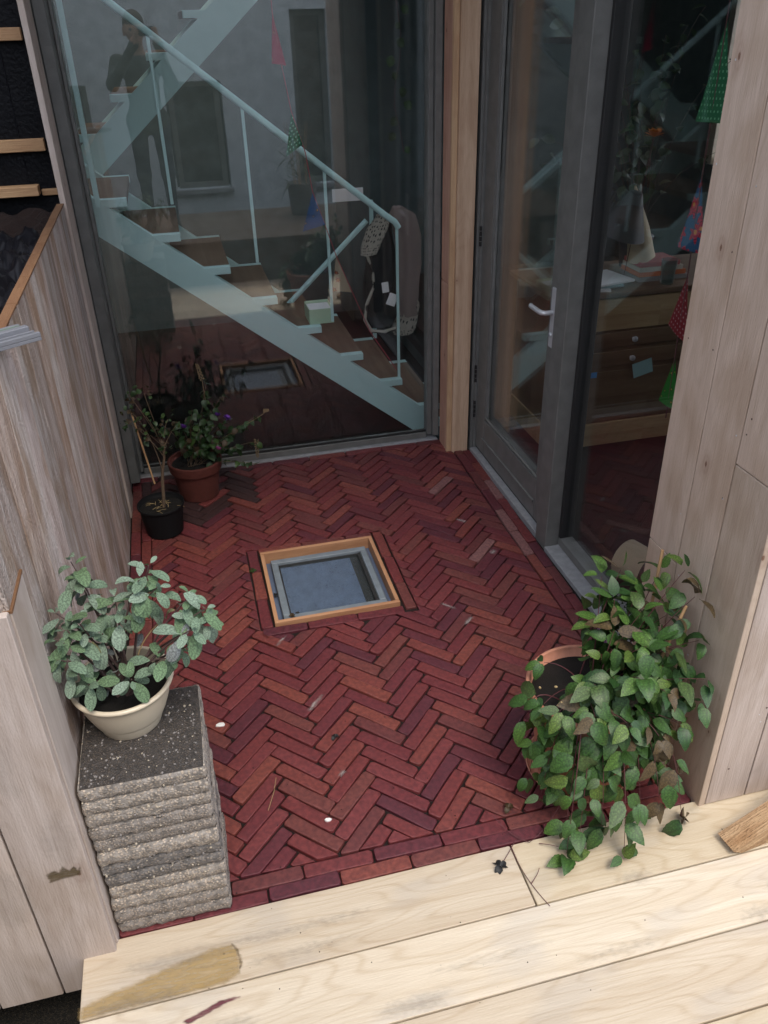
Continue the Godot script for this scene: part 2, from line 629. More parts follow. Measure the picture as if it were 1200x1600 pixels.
	M.liner = mat(0.010, 0.010, 0.013, 0.3)
	for q in [M.blackpot, M.membrane, M.liner]:
		q.metallic_specular = 0.2
	M.white_wall = tri_tex(mat(0.72, 0.79, 0.82, 0.9), "mottle", 0.5)
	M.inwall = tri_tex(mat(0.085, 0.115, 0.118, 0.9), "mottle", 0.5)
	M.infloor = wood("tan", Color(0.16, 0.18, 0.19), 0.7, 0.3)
	M.sage = [leafmat("leaf_sage", 0.235, 0.335, 0.235, 0.75), leafmat("leaf_sage", 0.31, 0.40, 0.315, 0.75), leafmat("leaf_sage", 0.19, 0.295, 0.16, 0.75), leafmat("leaf_sage", 0.36, 0.37, 0.38, 0.8), leafmat("leaf_sage", 0.40, 0.38, 0.20, 0.8)]
	M.green = [leafmat("leaf_green", 0.105, 0.205, 0.062, 0.52), leafmat("leaf_green", 0.16, 0.27, 0.070, 0.52), leafmat("leaf_green", 0.060, 0.140, 0.050, 0.5), leafmat("leaf_green", 0.23, 0.31, 0.085, 0.55), leafmat("leaf_bronze", 0.175, 0.150, 0.095, 0.55), leafmat("leaf_green", 0.15, 0.21, 0.09, 0.5)]
	M.dark_leaf = [leafmat("leaf_green", 0.050, 0.10, 0.040, 0.5), leafmat("leaf_green", 0.075, 0.14, 0.055, 0.5), leafmat("leaf_green", 0.10, 0.16, 0.05, 0.5), leafmat("leaf_bronze", 0.10, 0.075, 0.04, 0.6)]
	M.stem_purple = mat(0.09, 0.055, 0.05, 0.8)
	M.stem_red = mat(0.10, 0.03, 0.035, 0.6)
	M.stem_wood = tri_tex(mat(0.20, 0.135, 0.085, 0.85), "brick", 14.0, "brick_n", 1.0)
	M.cane = mat(0.46, 0.28, 0.14, 0.6)
	M.straw = mat(0.45, 0.33, 0.16, 0.8)
	M.petal = mat(0.14, 0.035, 0.30, 0.6)
	M.petal_pink = mat(0.45, 0.10, 0.30, 0.6)
	M.seed = mat(0.20, 0.14, 0.075, 0.9)
	M.rough_dark = wood("rough", Color(0.50, 0.47, 0.44), 0.8, 0.6)
	M.stain = StandardMaterial3D.new()
	M.stain.vertex_color_use_as_albedo = true
	M.stain.transparency = BaseMaterial3D.TRANSPARENCY_ALPHA
	M.stain.roughness = 0.6
	M.white = mat(0.78, 0.78, 0.76, 0.7)
	M.black = mat(0.008, 0.008, 0.009, 0.6)

func glass(a: float) -> StandardMaterial3D:
	var m := StandardMaterial3D.new()
	m.albedo_color = Color(0.25, 0.36, 0.34, a)
	m.transparency = BaseMaterial3D.TRANSPARENCY_ALPHA
	m.roughness = 0.0
	m.metallic_specular = 0.5
	return m

func pick(a: Array) -> Variant:
	return a[rng.randi() % a.size()]

# a plank as a part, with its own stretch of grain
func plank(called: String, lo: Vector3, hi: Vector3, m: Material, parent: Node, la: int, bev := 0.003) -> MeshInstance3D:
	var l := hi[la] - lo[la]
	var uo := Vector2(rng.randf_range(l * 0.5, maxf(l * 0.5 + 0.01, 3.2 - l * 0.5)), rng.randf_range(0.1, 0.5))
	return span(called, lo, hi, m, parent, bev, la, uo)

# a mark that has soaked into wood: flat outline in x/z, fading out over soft metres at its rim
func soak(called: String, poly: PackedVector2Array, y: float, c: Color, strength: float, soft: float, parent: Node, sd := 1) -> MeshInstance3D:
	var lo := poly[0]
	var hi := poly[0]
	for p in poly:
		lo = lo.min(p)
		hi = hi.max(p)
	lo -= Vector2.ONE * soft
	hi += Vector2.ONE * soft
	var nz := FastNoiseLite.new()
	nz.seed = sd
	nz.frequency = 1.0
	var n := 46
	var m := 26
	var b := mb()
	b.usecol = true
	for j in m + 1:
		for i in n + 1:
			var p := lo + (hi - lo) * Vector2(float(i) / n, float(j) / m)
			var d := 1e9
			for k in poly.size():
				var q := Geometry2D.get_closest_point_to_segment(p, poly[k], poly[(k + 1) % poly.size()])
				d = minf(d, p.distance_to(q))
			if not Geometry2D.is_point_in_polygon(p, poly):
				d = -d
			d += nz.get_noise_2d(p.x * 40.0, p.y * 90.0) * soft * 0.8
			var a := smoothstep(-soft * 0.6, soft, d) * strength * (0.9 + 0.35 * nz.get_noise_2d(p.x * 16.0, p.y * 120.0))
			var s := 1.0 + 0.25 * nz.get_noise_2d(p.x * 12.0 + 7.0, p.y * 100.0)
			b.col = Color(c.r * s, c.g * s, c.b * s, clampf(a, 0.0, 1.0))
			vert(b, Vector3(p.x, y, p.y), Vector3.UP, p)
	for j in m:
		for i in n:
			var q := j * (n + 1) + i
			quad(b, q, q + 1, q + n + 2, q + n + 1)
	return obj(called, commit(b), M.stain, parent)

# ================= large structure =================
func build_ground() -> void:
	sobj("ground", box(Vector3(120, 0.2, 120), 0.0), M.earth, "dark bare earth around and below the terrace", Vector3(0, -0.42, 0))

func build_walls() -> void:
	# right: return wall of wide boards beside the tall fixed window
	var x0 := 1.274
	var w := thing("timber_wall", "pale grey vertical board wall at the right, standing on the deck's edge", "wall", Vector3.ZERO)
	var zs := [[-1.864, -1.712], [-1.709, -1.560], [-1.557, -1.391]]
	var joints := [0.675, 0.0, 1.08]
	for k in 3:
		var j: float = joints[k]
		if j > 0.0:
			plank("board", Vector3(x0, -0.02, zs[k][0]), Vector3(x0 + 0.022, j - 0.0015, zs[k][1]), pick(M.grey_warm), w, 1, 0.0025)
			plank("board", Vector3(x0, j + 0.0015, zs[k][0]), Vector3(x0 + 0.022, 3.2, zs[k][1]), pick(M.grey_warm), w, 1, 0.0025)
		else:
			plank("board", Vector3(x0, -0.02, zs[k][0]), Vector3(x0 + 0.022, 3.2, zs[k][1]), pick(M.grey_warm), w, 1, 0.0025)
	var x := x0 + 0.0225
	for k in 9:
		var wd := 0.132 if k == 0 else 0.152
		plank("board", Vector3(x, 0.006, -1.412), Vector3(x + wd, 3.2, -1.390), pick(M.grey_cool), w, 1, 0.0025)
		x += wd + 0.003
	span("wall_core", Vector3(x0 + 0.024, 0.0, -1.862), Vector3(x0 + 1.36, 3.2, -1.415), M.black, w, 0.0)
	# nail heads and small knot holes on the boards
	for k in 26:
		var b := mb()
		add_slab(b, ngon(rng.randf_range(0.0018, 0.0034), 7, 0.15), 0.0008, -0.001, 0.0004)
		var side := rng.randf() < 0.75
		var n := obj("nail_head", commit(b), M.stem_purple if rng.randf() < 0.6 else M.steel, w)
		if side:
			n.rotation = Vector3(0, 0, PI / 2)
			n.position = Vector3(x0, rng.randf_range(0.15, 2.1), [-1.845, -1.73, -1.69, -1.58, -1.54, -1.41][k % 6] + rng.randf_range(-0.006, 0.006))
		else:
			n.rotation = Vector3(PI / 2, 0, 0)
			n.position = Vector3(x0 + rng.randf_range(0.04, 0.16), rng.randf_range(0.1, 1.0), -1.390)
	# left: side of the raised planter, rough sawn boards, cut off level at the top
	var l := thing("planter_wall", "weathered streaked board wall at the left with an orange sawn top edge", "wall", Vector3.ZERO)
	var z := -1.402
	var k := 0
	while z > -3.60:
		var wd: float = [0.128, 0.142, 0.15, 0.118][k % 4]
		var z2 := maxf(z - wd, -3.632)
		var jut := rng.randf_range(0.0, 0.0014)
		plank("board", Vector3(-0.442, -0.30, z2 + 0.0008), Vector3(-0.416 + jut - 0.002, 1.455, z - 0.0008), M.rough[(k * 3 + 1) % 5], l, 1, 0.0015)
		plank("sawn_edge", Vector3(-0.444, 1.4555, z2 + 0.001), Vector3(-0.415 + jut - 0.002, 1.4615 + rng.randf_range(0, 0.002), z - 0.001), M.cut, l, 2, 0.001)
		z = z2 - 0.0015
		k += 1
	# its front face: wide boards, lower than the wall behind
	var f := thing("timber_wall", "grey front face of the planter at the lower left, wide boards with a brown stain", "wall", Vector3.ZERO)
	var xx := -0.418
	for j in 6:
		var wd := 0.153
		plank("board", Vector3(xx - wd, -0.125, -1.3985), Vector3(xx, 1.095, -1.378), M.grey_cool[j % 2], f, 1, 0.003)
		xx -= wd + 0.004
	# the lap board that turns the corner, with its slanted orange end
	plank("corner_board", Vector3(-0.430, -0.02, -1.548), Vector3(-0.4140, 1.085, -1.400), M.grey[3], f, 1, 0.002)
	plank("sawn_edge", Vector3(-0.431, 1.0855, -1.548), Vector3(-0.4120, 1.092, -1.399), M.cut, f, 2, 0.001)
	var stn := soak("stain", PackedVector2Array([Vector2(-0.036, 0.018), Vector2(0.034, 0.012), Vector2(0.040, -0.016), Vector2(0.032, -0.006), Vector2(0.026, -0.022), Vector2(0.014, -0.010), Vector2(0.002, -0.030), Vector2(-0.010, -0.012), Vector2(-0.018, -0.020), Vector2(-0.038, -0.012)]), 0.0012, Color(0.13, 0.095, 0.05), 0.8, 0.004, f, 3)
	stn.position = Vector3(-0.475, 0.34, -1.378)
	stn.rotation.x = PI / 2
	for q in [[Vector3(-0.46, 0.45, -1.3765), 0.04, 0.10], [Vector3(-0.52, 0.75, -1.3765), 0.03, 0.16], [Vector3(-0.62, 0.30, -1.3765), 0.05, 0.12]]:
		var mk := soak("stain", ngon(1.0, 12, 0.2, q[1], q[2]), 0.0, Color(0.30, 0.27, 0.24), 0.14, 0.025, f, int(q[2] * 100))
		mk.position = q[0]
		mk.rotation.x = PI / 2
	# the pale post between the planter and the tall window, and the corner post by the door
	var p := thing("timber_post", "pale narrow vertical post between planter wall and tall stair window", "post", Vector3.ZERO)
	plank("board", Vector3(-0.432, -0.02, -3.84), Vector3(-0.408, 3.2, -3.645), M.grey[1], p, 1, 0.003)
	var q := thing("timber_post", "light brown timber corner post between the stair window and the door", "post", Vector3.ZERO)
	plank("board", Vector3(1.283, -0.02, -4.02), Vector3(1.303, 0.915, -3.896), M.tan[1], q, 1, 0.002)
	plank("board", Vector3(1.283, 0.918, -4.02), Vector3(1.303, 3.2, -3.896), M.tan[1], q, 1, 0.002)
	plank("board", Vector3(1.279, -0.02, -3.8955), Vector3(1.306, 3.2, -3.876), M.tan[2], q, 1, 0.002)
	plank("board", Vector3(1.307, -0.02, -3.892), Vector3(1.396, 3.2, -3.862), M.tan[0], q, 1, 0.002)
	span("post_core", Vector3(1.305, -0.02, -4.05), Vector3(1.41, 3.2, -3.898), M.black, q, 0.0)
	# behind the planter: dark sheeted back wall with battens
	var bk := thing("sheeted_wall", "black sheeted back wall behind the planter with pale battens across it", "wall", Vector3.ZERO)
	span("membrane", Vector3(-2.6, -0.3, -3.94), Vector3(-0.436, 3.2, -3.86), M.membrane, bk, 0.0)
	plank("batten", Vector3(-1.9, 2.022, -3.858), Vector3(-0.462, 2.066, -3.822), M.batten, bk, 0)
	plank("batten", Vector3(-1.9, 1.634, -3.858), Vector3(-0.464, 1.680, -3.822), M.batten, bk, 0)
	plank("batten", Vector3(-1.9, 1.470, -3.858), Vector3(-0.522, 1.508, -3.790), M.batten, bk, 0)
	plank("batten", Vector3(-0.517, 1.462, -3.858), Vector3(-0.425, 1.488, -3.842), M.batten, bk, 0)
	for kk in 4:
		var b := mb()
		var xk := -0.56 - kk * 0.17
		add_tube(b, [Vector3(xk, 1.47, -3.858), Vector3(xk + 0.005, 2.0, -3.856), Vector3(xk - 0.003, 3.1, -3.857)], [0.0022], 5)
		obj("sheet_fold", commit(b), M.liner, bk)
	# upper storey over the two window walls
	var up := thing("timber_wall", "upper storey of pale boards over the stair window and the door", "wall", Vector3.ZERO)
	span("cladding", Vector3(-2.6, 3.2, -4.25), Vector3(3.2, 5.6, -3.86), M.grey[0], up, 0.0)
	span("cladding", Vector3(1.276, 3.2, -3.86), Vector3(3.2, 5.6, -1.39), M.grey[0], up, 0.0)
	span("soffit", Vector3(-0.6, 3.2, -3.859), Vector3(1.275, 3.4, -1.9), M.grey[1], up, 0.0)
	var side := thing("garden_wall", "tall dark wall closing the planter at its far left", "wall", Vector3.ZERO)
	span("wall_face", Vector3(-2.7, -0.3, -3.86), Vector3(-2.6, 3.6, 2.6), M.membrane, side, 0.0)

func build_interior_shell() -> void:
	# floor, ceilings and walls of the house behind the glass, with real thickness
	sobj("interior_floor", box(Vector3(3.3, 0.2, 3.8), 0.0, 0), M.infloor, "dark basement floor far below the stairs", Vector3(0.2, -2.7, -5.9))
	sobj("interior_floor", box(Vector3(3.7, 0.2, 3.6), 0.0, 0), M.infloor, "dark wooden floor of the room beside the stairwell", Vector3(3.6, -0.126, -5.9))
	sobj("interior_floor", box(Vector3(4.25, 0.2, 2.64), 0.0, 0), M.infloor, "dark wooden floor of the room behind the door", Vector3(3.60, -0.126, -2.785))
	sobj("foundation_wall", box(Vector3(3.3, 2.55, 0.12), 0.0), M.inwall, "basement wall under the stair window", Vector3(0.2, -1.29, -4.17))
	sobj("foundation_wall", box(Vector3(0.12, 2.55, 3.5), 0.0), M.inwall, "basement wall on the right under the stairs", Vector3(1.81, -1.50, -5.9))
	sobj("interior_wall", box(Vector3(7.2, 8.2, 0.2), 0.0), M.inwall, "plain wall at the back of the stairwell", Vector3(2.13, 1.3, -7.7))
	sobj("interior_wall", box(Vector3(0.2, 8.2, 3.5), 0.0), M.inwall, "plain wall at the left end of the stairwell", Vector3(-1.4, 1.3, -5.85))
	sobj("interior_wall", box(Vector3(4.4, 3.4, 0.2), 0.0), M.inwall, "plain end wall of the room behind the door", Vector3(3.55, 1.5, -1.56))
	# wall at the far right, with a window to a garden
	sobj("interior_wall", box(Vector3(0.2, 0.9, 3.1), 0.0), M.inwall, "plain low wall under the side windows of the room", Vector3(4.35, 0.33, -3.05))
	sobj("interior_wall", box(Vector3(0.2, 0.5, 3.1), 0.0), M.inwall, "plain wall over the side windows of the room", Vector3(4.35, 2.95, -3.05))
	var sw := thing("side_window", "row of side windows lighting the dresser, hidden by the board wall", "window", Vector3(4.33, 0.0, -3.05))
	for z in [-1.5, -0.5, 0.5, 1.5]:
		span("frame", Vector3(-0.03, 0.78, z - 0.04), Vector3(0.03, 2.70, z + 0.04), M.cream, sw)
		if z < 1.4:
			span("pane", Vector3(-0.003, 0.78, z + 0.04), Vector3(0.003, 2.70, z + 0.96), M.glass, sw, 0.0)
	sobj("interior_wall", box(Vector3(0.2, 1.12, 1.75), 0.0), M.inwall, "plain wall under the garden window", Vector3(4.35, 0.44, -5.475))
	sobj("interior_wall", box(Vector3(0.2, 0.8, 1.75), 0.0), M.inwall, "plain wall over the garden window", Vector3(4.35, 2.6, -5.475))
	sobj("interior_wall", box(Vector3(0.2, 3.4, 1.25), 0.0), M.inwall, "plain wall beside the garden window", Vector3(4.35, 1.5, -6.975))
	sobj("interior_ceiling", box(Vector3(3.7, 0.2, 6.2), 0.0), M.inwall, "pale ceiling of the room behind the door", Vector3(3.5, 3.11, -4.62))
	# a rooflight lets the sky in over the stairs
	sobj("interior_roof", box(Vector3(3.3, 0.2, 1.0), 0.0), M.inwall, "roof high over the back of the stairwell", Vector3(0.1, 5.45, -7.2))
	var rl := thing("rooflight", "glazed rooflight high over the mint staircase, lighting it from above", "rooflight", Vector3(0.1, 5.45, -5.4))
	for x in [-1.5, -0.5, 0.5, 1.5]:
		span("frame", Vector3(x - 0.03, -0.05, -1.28), Vector3(x + 0.03, 0.05, 1.28), M.frame, rl)
		if x < 1.4:
			span("pane", Vector3(x + 0.03, -0.005, -1.28), Vector3(x + 0.97, 0.005, 1.28), M.glass, rl, 0.0)
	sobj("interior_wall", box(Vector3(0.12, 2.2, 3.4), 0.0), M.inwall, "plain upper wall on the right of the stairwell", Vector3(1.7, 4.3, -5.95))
	var g := thing("garden_window", "bright window with pale frame at the back of the room", "window", Vector3(4.33, -0.2, -5.475))
	for z in [-0.84, 0.0, 0.84]:
		span("frame", Vector3(-0.06, 1.2, z - 0.035), Vector3(0.0, 2.4, z + 0.035), M.cream, g)
	span("frame", Vector3(-0.055, 1.2, -0.78), Vector3(-0.005, 1.26, 0.78), M.cream, g)
	span("pane", Vector3(-0.035, 1.26, -0.78), Vector3(-0.029, 2.4, 0.78), M.glass, g, 0.0)
	# foliage seen through it
	var sh := thing("garden_shrub", "leafy green shrub seen outside the bright back window", "shrub", Vector3(6.6, 0, -6.6))
	var lm := leaf_mesh([0.004, 0.03, 0.036, 0.026, 0.003], 0.10, 0.2, 0.5)
	var mm := MultiMesh.new()
	mm.transform_format = MultiMesh.TRANSFORM_3D
	mm.mesh = lm
	mm.instance_count = 1500
	for i in 1500:
		var d := Vector3(rng.randfn(), rng.randfn(), rng.randfn()).normalized() * pow(rng.randf(), 0.4)
		mm.set_instance_transform(i, leaf_xf(Vector3(d.x * 0.9, 1.7 + d.y * 1.3, d.z * 1.6), rv(1.0) + Vector3(0, -0.2, 0), rv(1.0) + Vector3(-0.4, 0.6, 0), rng.randf_range(0.8, 1.5)))
	var mi := MultiMeshInstance3D.new()
	mi.multimesh = mm
	mi.material_override = M.green[1]
	mi.set_meta("kind", "stuff")
	put(mi, "foliage", sh)
	var tr := mb()
	for i in 5:
		add_tube(tr, [Vector3(0, -0.3, 0), Vector3(rng.randf_range(-0.3, 0.3), 0.9, rng.randf_range(-0.5, 0.5)), Vector3(rng.randf_range(-0.5, 0.5), 2.2, rng.randf_range(-1, 1))], [0.03, 0.02, 0.008], 6)
	obj("trunk", commit(tr), M.stem_wood, sh)

func build_far_window() -> void:
	var g := thing("stair_window", "tall fixed window at the back showing the pale stairs", "window", Vector3.ZERO)
	span("frame_side", Vector3(-0.433, 0.0, -4.10), Vector3(-0.415, 3.2, -3.842), M.frame, g, 0.004)
	span("frame_side", Vector3(-0.4145, 0.028, -4.12), Vector3(-0.366, 3.2, -3.93), M.frame, g, 0.004)
	span("frame_side", Vector3(-0.365, 0.028, -4.12), Vector3(-0.350, 3.2, -4.05), M.frame, g, 0.003)
	span("frame_side", Vector3(1.246, 0.028, -4.12), Vector3(1.282, 3.2, -4.03), M.frame, g, 0.004)
	span("frame_side", Vector3(1.220, 0.028, -4.12), Vector3(1.2455, 3.2, -4.05), M.frame, g, 0.003)
	span("frame_foot", Vector3(-0.3495, 0.006, -4.12), Vector3(1.2195, 0.040, -4.062), M.frame, g, 0.003)
	span("frame_head", Vector3(-0.415, 3.05, -4.12), Vector3(1.28, 3.199, -4.02), M.frame, g, 0.003)
	span("sill", Vector3(-0.414, -0.012, -4.12), Vector3(1.278, 0.0055, -4.034), M.sill, g, 0.003)
	span("pane", Vector3(-0.350, 0.040, -4.110), Vector3(1.220, 3.05, -4.104), M.glass, g, 0.0)
	span("gasket", Vector3(-0.349, 0.0405, -4.078), Vector3(1.219, 0.052, -4.070), M.frame_dark, g, 0.001)
	span("pane", Vector3(-0.350, 0.040, -4.092), Vector3(1.220, 3.05, -4.086), M.glass, g, 0.0)

func build_door_wall() -> void:
	var d := thing("glazed_door", "grey glazed door with a steel lever handle, hinged beside the corner post", "door", Vector3.ZERO)
	var xo := 1.436
	# leaf
	span("stile", Vector3(xo, 0.03, -3.848), Vector3(xo + 0.06, 2.9, -3.722), M.frame, d, 0.004)
	span("stile", Vector3(xo, 0.03, -3.036), Vector3(xo + 0.06, 2.9, -2.935), M.frame, d, 0.004)
	span("bottom_rail", Vector3(xo, 0.03, -3.7215), Vector3(xo + 0.06, 0.232, -3.0365), M.frame, d, 0.004)
	span("top_rail", Vector3(xo, 2.72, -3.7215), Vector3(xo + 0.06, 2.9, -3.0365), M.frame, d, 0.004)
	# raised bead along the foot of the glass, and the drip groove below it
	var b := mb()
	add_box(b, Transform3D(Basis(Vector3(0, 0, 1), -0.7), Vector3(xo + 0.014, 0.240, -3.379)), Vector3(0.034, 0.012, 0.685), 0.003, 2)
	obj("glazing_bead", commit(b), M.frame, d)
	span("glazing_bead", Vector3(xo + 0.004, 0.25, -3.7215), Vector3(xo + 0.02, 2.72, -3.708), M.frame, d, 0.003)
	span("glazing_bead", Vector3(xo + 0.004, 0.25, -3.050), Vector3(xo + 0.02, 2.72, -3.0365), M.frame, d, 0.003)
	span("drip_bar", Vector3(xo - 0.009, 0.113, -3.742), Vector3(xo + 0.002, 0.124, -3.044), M.frame, d, 0.003, 2)
	span("pane", Vector3(xo + 0.024, 0.235, -3.722), Vector3(xo + 0.029, 2.72, -3.036), M.glass, d, 0.0)
	span("pane", Vector3(xo + 0.044, 0.235, -3.722), Vector3(xo + 0.049, 2.72, -3.036), M.glass, d, 0.0)
	# hinges
	for y in [0.245, 0.446, 1.15]:
		var h := mb()
		for k in 4:
			add_tube(h, [Vector3(0, -0.047 + k * 0.0245, 0), Vector3(0, -0.026 + k * 0.0245, 0)], [0.0075], 8)
		obj("hinge", commit(h), M.hinge, d, Vector3(xo - 0.008, y, -3.856))
	# handle: long plate, lever and lock
	var hz := -2.992
	var pl := span("handle_plate", Vector3(xo - 0.010, 0.882, hz - 0.019), Vector3(xo - 0.0005, 1.128, hz + 0.019), M.steel, d, 0.003)
	var lv := mb()
	add_tube(lv, [Vector3(xo - 0.008, 1.028, hz), Vector3(xo - 0.040, 1.028, hz), Vector3(xo - 0.052, 1.028, hz - 0.010), Vector3(xo - 0.055, 1.028, hz - 0.03), Vector3(xo - 0.053, 1.026, hz - 0.12), Vector3(xo - 0.046, 1.026, hz - 0.132)], [0.010, 0.010, 0.0105, 0.0105, 0.0095, 0.008], 10)
	obj("lever", commit(lv), M.steel, d)
	var lk := mb()
	add_lathe(lk, [Vector2(0, 0.006), Vector2(0.0085, 0.006), Vector2(0.0085, 0.006), Vector2(0.0105, 0.003), Vector2(0.0105, 0)], 16)
	var lkn := obj("lock_cylinder", commit(lk), M.steel, d, Vector3(xo - 0.010, 0.935, hz))
	lkn.rotation.z = PI / 2
	var kh := span("keyhole", Vector3(xo - 0.0172, 0.929, hz - 0.0012), Vector3(xo - 0.016, 0.940, hz + 0.0012), M.hinge, d, 0.0)
	# fixed frame
	var f := thing("door_frame", "grey door frame and post dividing the door from the fixed window", "frame", Vector3.ZERO)
	span("jamb", Vector3(1.411, -0.02, -3.99), Vector3(1.50, 3.0, -3.866), M.frame, f, 0.004)
	span("jamb", Vector3(1.424, -0.02, -3.8655), Vector3(1.50, 3.0, -3.8505), M.frame, f, 0.003)
	span("jamb", Vector3(1.405, -0.02, -2.9325), Vector3(1.53, 3.0, -2.826), M.frame, f, 0.005)
	span("threshold", Vector3(1.405, -0.02, -3.85), Vector3(1.52, 0.018, -2.933), M.sill, f, 0.003, 2)
	span("weather_strip", Vector3(1.442, 0.018, -3.85), Vector3(1.49, 0.030, -2.933), M.frame_dark, f, 0.0)
	span("head", Vector3(1.41, 2.905, -3.85), Vector3(1.52, 3.0, -2.933), M.frame, f, 0.003)
	# fixed window
	var w := thing("fixed_window", "tall fixed window beside the grey door, half behind the board wall", "window", Vector3.ZERO)
	span("sill", Vector3(1.401, -0.02, -2.825), Vector3(1.56, 0.010, -1.88), M.sill, w, 0.003, 2)
	span("frame_foot", Vector3(1.466, 0.011, -2.825), Vector3(1.53, 0.050, -1.87), M.frame, w, 0.004, 2)
	span("frame_side", Vector3(1.466, 0.0505, -2.825), Vector3(1.53, 3.0, -2.806), M.frame_dark, w, 0.003)
	span("frame_side", Vector3(1.45, 0.0505, -1.895), Vector3(1.53, 3.0, -1.865), M.frame_dark, w, 0.003)
	span("frame_head", Vector3(1.466, 3.0, -2.825), Vector3(1.53, 3.19, -1.87), M.frame, w, 0.003)
	span("pane", Vector3(1.487, 0.05, -2.806), Vector3(1.493, 3.0, -1.895), M.glass, w, 0.0)
	span("wall_end", Vector3(1.30, -0.02, -1.8635), Vector3(1.56, 3.2, -1.8625), M.grey[0], w, 0.0)

func build_courtyard() -> void:
	# what the glass mirrors: the house across the yard, a raised deck, a pot of bamboo grass
	var h := thing("house", "white rendered house across the yard, mirrored in the stair window", "house", Vector3(0, 0, 2.62))
	var holes := [[0.13, 0.72, 0.36, 1.52], [1.60, 2.02, 0.34, 2.2], [-1.7, -0.75, 0.36, 1.52]]
	# wall in vertical strips round the openings
	var xs := [-2.6, -1.7, -0.75, 0.1, 0.75, 1.60, 2.02, 2.36]
	for i in xs.size() - 1:
		var xm: float = (xs[i] + xs[i + 1]) * 0.5
		var y := -0.3
		var cuts := []
		for o in holes:
			if xm > o[0] - 0.02 and xm < o[1] + 0.02:
				cuts.append(o)
		cuts.sort_custom(func(a, b): return a[2] < b[2])
		for o in cuts:
			span("wall", Vector3(xs[i], y, 0), Vector3(xs[i + 1], o[2], 0.25), M.white_wall, h, 0.0)
			y = o[3]
		span("wall", Vector3(xs[i], y, 0), Vector3(xs[i + 1], 3.1, 0.25), M.white_wall, h, 0.0)
	for o in holes:
		var cx: float = (o[0] + o[1]) * 0.5
		var wn := span("window", Vector3(o[0], o[2], 0.10), Vector3(o[0] + 0.06, o[3], 0.16), M.frame, h)
		span("frame", Vector3(o[1] - 0.06, o[2], 0.10) - wn.position, Vector3(o[1], o[3], 0.16) - wn.position, M.frame, wn)
		span("frame", Vector3(o[0] + 0.06, o[2], 0.10) - wn.position, Vector3(o[1] - 0.06, o[2] + 0.06, 0.16) - wn.position, M.frame, wn)
		span("frame", Vector3(o[0] + 0.06, o[3] - 0.06, 0.10) - wn.position, Vector3(o[1] - 0.06, o[3], 0.16) - wn.position, M.frame, wn)
		span("pane", Vector3(o[0] + 0.06, o[2] + 0.06, 0.125) - wn.position, Vector3(o[1] - 0.06, o[3] - 0.06, 0.131) - wn.position, M.glass, wn, 0.0)
		span("dark_room", Vector3(o[0] - 0.1, o[2] - 0.1, 0.252) - wn.position, Vector3(o[1] + 0.1, o[3] + 0.1, 0.5) - wn.position, M.black, wn, 0.0)
		span("sill", Vector3(o[0] - 0.05, o[2] - 0.05, -0.06) - wn.position, Vector3(o[1] + 0.05, o[2] - 0.001, 0.0) - wn.position, M.sill, wn)
	var s := thing("shed", "dark timber shed beside the white house, mirrored in the window", "shed", Vector3(4.2, 0, 2.9))
	span("wall", Vector3(-1.8, -0.3, 0), Vector3(1.8, 2.6, 1.6), M.membrane, s, 0.0)
	span("roof", Vector3(-1.95, 2.6, -0.15), Vector3(1.95, 2.7, 1.7), M.frame_dark, s, 0.0)
	var r := structure("raised_deck", "raised brown timber deck behind the viewer")
	for k in 7:
		plank("plank", Vector3(-2.5, 0.355, -0.44 + k * 0.2), Vector3(3.4, 0.385, -0.244 + k * 0.2), M.rough_dark, r, 0)
	span("riser", Vector3(-2.5, -0.3, -0.42), Vector3(3.4, 0.354, -0.40), M.rough_dark, r, 0.0, 0)
	# bamboo grass
	var bp := thing("potted_grass", "tall potted bamboo grass in the yard, mirrored in the stair window", "plant", Vector3(1.3, 0.386, 0.55))
	obj("pot", lathe([Vector2(0.0, 0.0), Vector2(0.12, 0.0), Vector2(0.12, 0.0), Vector2(0.15, 0.3), Vector2(0.14, 0.3), Vector2(0.13, 0.27), Vector2(0.0, 0.27)], 24), M.frame, bp)
	var lm := leaf_mesh([0.002, 0.009, 0.008, 0.004, 0.001], 0.22, 0.1, 0.8)
	for i in 90:
		var n := obj("leaf", lm, M.dark_leaf[i % 3], bp)
		var dd := Vector3(rng.randf_range(-1, 1), 0, rng.randf_range(-1, 1)).normalized()
		n.transform = leaf_xf(Vector3(dd.x * rng.randf() * 0.2, rng.randf_range(0.28, 0.75), dd.z * rng.randf() * 0.2), dd + Vector3(0, rng.randf_range(-0.2, 1.2), 0), Vector3.UP + dd * 0.1, rng.randf_range(0.7, 1.2))
	var cb := mb()
	for i in 7:
		var o := Vector3(rng.randf_range(-0.07, 0.07), 0.26, rng.randf_range(-0.07, 0.07))
		add_tube(cb, [o, o * 1.3 + Vector3(0, 0.25, 0), o * 1.9 + Vector3(0, 0.35, 0)], [0.005, 0.004, 0.002], 5)
	obj("stem", commit(cb), M.cane, bp)

